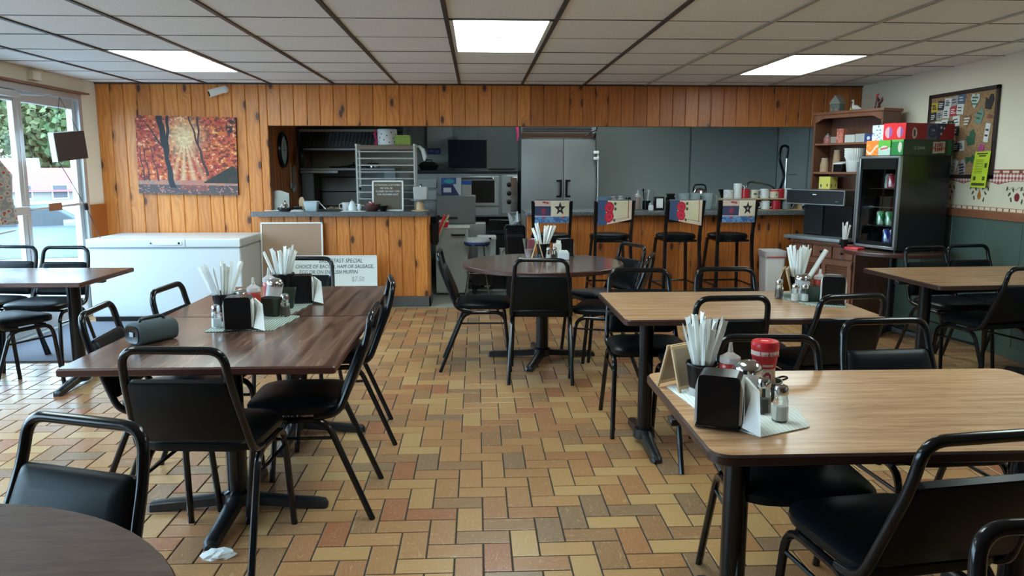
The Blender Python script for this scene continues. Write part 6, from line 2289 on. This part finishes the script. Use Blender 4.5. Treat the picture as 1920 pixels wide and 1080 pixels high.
# ---- hanging sign at the door
t = thing('window_sign', 'dark square sign hanging by strings inside the glass door', 'sign', (-3.46, 6.85, 1.44), R(90 - 18))
MB().box(-.165, .165, -.02, .02, 0, .235, .004, 1).build('panel', plain('dark_sign_back', (.035, .020, .018), .5), t)
MB().box(-.172, -.164, -.022, .030, 0, .238).box(-.17, .17, .02, .028, -.004, .240).build('white_case', M['white_plastic'], t, smooth=False)
MB().tube([(-.12, 0, .235), (-.02, 0, .52)], .0022, 5).tube([(.12, 0, .235), (-.02, 0, .52)], .0022, 5).build('string', M['dark_metal'], t)
MB().tube(fillet([(-.14, 0, 0), (-.02, -.01, -.25), (.08, -.02, -.50), (.18, -.02, -.80)], .2), .003, 5).build('cord', M['dark_metal'], t)
MB().box(.035, .065, -.03, -.005, -.44, -.38, .004, 1).build('switch', M['black_plastic'], t)
t.rotation_euler = (0, R(-6), R(90 - 18))

# ================================================================== OUTSIDE
struct(MB().box(-5.4, XL - .14, -3, 9, -.72, -.02, .02, 1).build('door_step', plain('pale_concrete', (.22, .22, .21), .9, noise=.15)))
gr = struct(MB().rings([[(-140, y_, z_), (XL - .15, y_, z_), (XL - .15, y_, z_ - .1), (-140, y_, z_ - .1)] for y_, z_ in ((-30, -.7), (30, -.7), (75, -2.0), (160, -2.0))]).build('ground', plain('pale_asphalt', (.17, .18, .19), .9, noise=.15, nscale=2), smooth=False))
o = MB().box(-32, -9, 27, 36, -.95, -.68).build('lawn', plain('lawn_green', (.08, .17, .04), .95, noise=.3, nscale=3), smooth=False)
struct(o)
OUT = {k: plain(k, c, .8, noise=.08, nscale=1) for k, c in dict(siding_white=(.30, .29, .27), roof_red=(.30, .10, .10), siding_blue=(.07, .08, .20), roof_grey=(.20, .20, .24), win_dark=(.10, .12, .14)).items()}


def house(lab, x, y, w, d, h, rh, wall, roof, rz, wins):
    t_ = thing('house', lab, 'house', (x, y, -.06), R(rz))
    MB().box(-w / 2, w / 2, -d / 2, d / 2, 0, h).build('walls', wall, t_, smooth=False)
    MB().rings([[(-w / 2 - .4, -d / 2 - .4, h), (-w / 2 - .4, d / 2 + .4, h), (-w / 2 - .4, 0, h + rh)], [(w / 2 + .4, -d / 2 - .4, h), (w / 2 + .4, d / 2 + .4, h), (w / 2 + .4, 0, h + rh)]]).build('roof', roof, t_, smooth=False)
    for wx in wins:
        wf_ = MB().box(wx - .6, wx + .6, -d / 2 - .06, -d / 2, .9, 2.1).build('window', M['white_plastic'], t_, smooth=False)
        MB().box(wx - .5, wx + .5, -d / 2 - .08, -d / 2 - .06, 1.0, 2.0).build('pane', OUT['win_dark'], wf_, smooth=False)
    MB().box(w / 2 - 1.6, w / 2 - .7, -d / 2 - .07, -d / 2, 0, 2.1).build('front_door', OUT['win_dark'], t_, smooth=False)
    return t_


house('white house with a red roof seen through the glass door', -35.0, 68.0, 9.5, 7, 1.5, 1.9, OUT['siding_white'], OUT['roof_red'], 28, (-3, -.5, 2)).location.z = -1.95
house('blue house seen through the glass door, left of the red roof', -45.0, 76.0, 5.5, 5, 3.0, 1.4, OUT['siding_blue'], OUT['roof_grey'], 30, (-1, 1)).location.z = -2
LEAF = plain('pale_green_leaf', (.07, .12, .04), .8, noise=.3, nscale=1)
LEAF2 = plain('olive_leaf', (.10, .12, .045), .8, noise=.3, nscale=1)


def tree(lab, x, y, h, r, m, n=6500):
    t_ = thing('tree', lab, 'tree', (x, y, -2))
    MB().tube([(0, 0, 0), (.1, 0, h * .35), (-.1, 0, h * .75)], [.32, .22, .08], 8).tube([(.05, 0, h * .4), (r * .5, 0, h * .7)], [.14, .04], 6).tube([(.05, 0, h * .45), (-r * .5, .2, h * .75)], [.14, .04], 6).build('trunk', M['brown_wood'], t_)
    V, F = [], []
    for k in range(n):
        a, b, q = rnd.uniform(0, 2 * PI), math.acos(rnd.uniform(-1, 1)), r * rnd.uniform(.55, 1.) * (.8 + .35 * math.sin(a * 5 if False else rnd.uniform(0, 6)))
        c_ = Vector((q * math.sin(b) * math.cos(a), q * math.sin(b) * math.sin(a), h * .56 + q * .95 * math.cos(b)))
        u_ = Vector((rnd.uniform(-1, 1), rnd.uniform(-1, 1), rnd.uniform(-1, 1))).normalized() * rnd.uniform(.28, .6)
        w_ = u_.cross(Vector((rnd.uniform(-1, 1), rnd.uniform(-1, 1), rnd.uniform(-1, 1)))).normalized() * u_.length * .8
        i = len(V)
        V += [tuple(c_ + u_), tuple(c_ + w_), tuple(c_ - u_), tuple(c_ - w_)]
        F.append((i, i + 1, i + 2, i + 3))
    me = bpy.data.meshes.new('leaves')
    me.from_pydata(V, [], F)
    me.materials.append(m)
    o_ = link('leaves', me, t_)
    o_['kind'] = 'stuff'


for k, (x, y, h, r, m, lab) in enumerate(((-38, 84, 12, 6, LEAF, 'leafy tree behind the red-roofed house'), (-50, 97, 14, 6.0, LEAF2, 'tall tree behind the blue house'), (-66, 88, 13, 6.0, LEAF, 'broad tree far left behind the blue house'),
                                             (-52, 66, 10, 4.5, LEAF2, 'olive-leaved tree at the left edge of the glass door view'), (-27, 62, 9, 2.6, LEAF, 'small tree at the right of the red-roofed house'), (-76, 128, 23, 9, LEAF, 'tallest tree, far behind the houses'), (-57, 122, 22, 8, LEAF2, 'second tallest tree, far behind the red roof'))):
    tree(lab, x, y, h, r, m)

# parked car
t = thing('parked_car', 'pale blue parked car seen through the glass door', 'car', (-8.9, 16.0, -.70), R(14))
CB = plain('pale_blue_car_paint', (.22, .30, .36), .25, .2, coat=.6)
prof = [(-2.2, .35), (-2.25, .62), (-2.1, .82), (-1.5, .92), (-.75, 1.38), (.55, 1.42), (1.25, .98), (2.0, .86), (2.2, .62), (2.2, .35)]
MB().rings([[(x_, -.78, z_) for x_, z_ in prof], [(x_, -.86, z_ if z_ < 1 else z_ - .02) for x_, z_ in prof], [(x_, .86, z_ if z_ < 1 else z_ - .02) for x_, z_ in prof], [(x_, .78, z_) for x_, z_ in prof]]).build('body', CB, t, smooth=False)
gl_ = plain('car_glass', (.05, .07, .08), .05)
for s2 in (-1, 1):
    MB().rings([[(x_, s2 * .863, z_) for x_, z_ in ((-1.25, .96), (-.72, 1.30), (-.1, 1.33), (-.1, .97))], [(x_, s2 * .875, z_) for x_, z_ in ((-1.25, .96), (-.72, 1.30), (-.1, 1.33), (-.1, .97))]]).build('side_window', gl_, t, smooth=False)
    MB().rings([[(x_, s2 * .863, z_) for x_, z_ in ((0, .97), (0, 1.33), (.5, 1.34), (1.05, .99))], [(x_, s2 * .875, z_) for x_, z_ in ((0, .97), (0, 1.33), (.5, 1.34), (1.05, .99))]]).build('side_window', gl_, t, smooth=False)
    for x_ in (-1.35, 1.35):
        MB().lathe([(.20, -.10), (.33, -.10), (.34, -.06), (.34, .08), (.22, .10)], 20).build('wheel', M['black_plastic'], t, loc=(x_, s2 * .80, .34), rot=(PI / 2, 0, 0))
    MB().box(.75, .95, s2 * .98 - .08, s2 * .98 + .08, .98, 1.10, .02, 2).build('wing_mirror', CB, t)
# patterned curtain at the left edge
t = thing('patterned_curtain', 'patterned curtain gathered at the far left edge beside the door', 'curtain', (-3.56, 5.86, 0))
cs = [(-.045 * math.cos(i * .9) + .0, -.15 + i * .03) for i in range(12)]
rings = []
for z, s_ in ((.95, 1.), (1.15, .8), (1.32, .9), (1.43, .35)):
    rings.append([(x_ * s_ + .03, y_ * s_, z) for x_, y_ in cs] + [(x_ * s_ + .036, y_ * s_, z) for x_, y_ in reversed(cs)])
q = NT('red_print_cloth')
vo_ = q.n('TexVoronoi', Vector=q.obj(), Scale=28.)
q.set(Base_Color=q.ramp(vo_.outputs['Distance'], [(.25, (.45, .10, .08)), (.4, (.55, .52, .46)), (.7, (.30, .28, .26))]), Roughness=.9)
MB().rings(rings).build('drape', q.m, t)
MB().tube([(0.03, -.2, .88), (.03, .2, .90)], .008, 6).build('tie_rod', M['alu'], t)
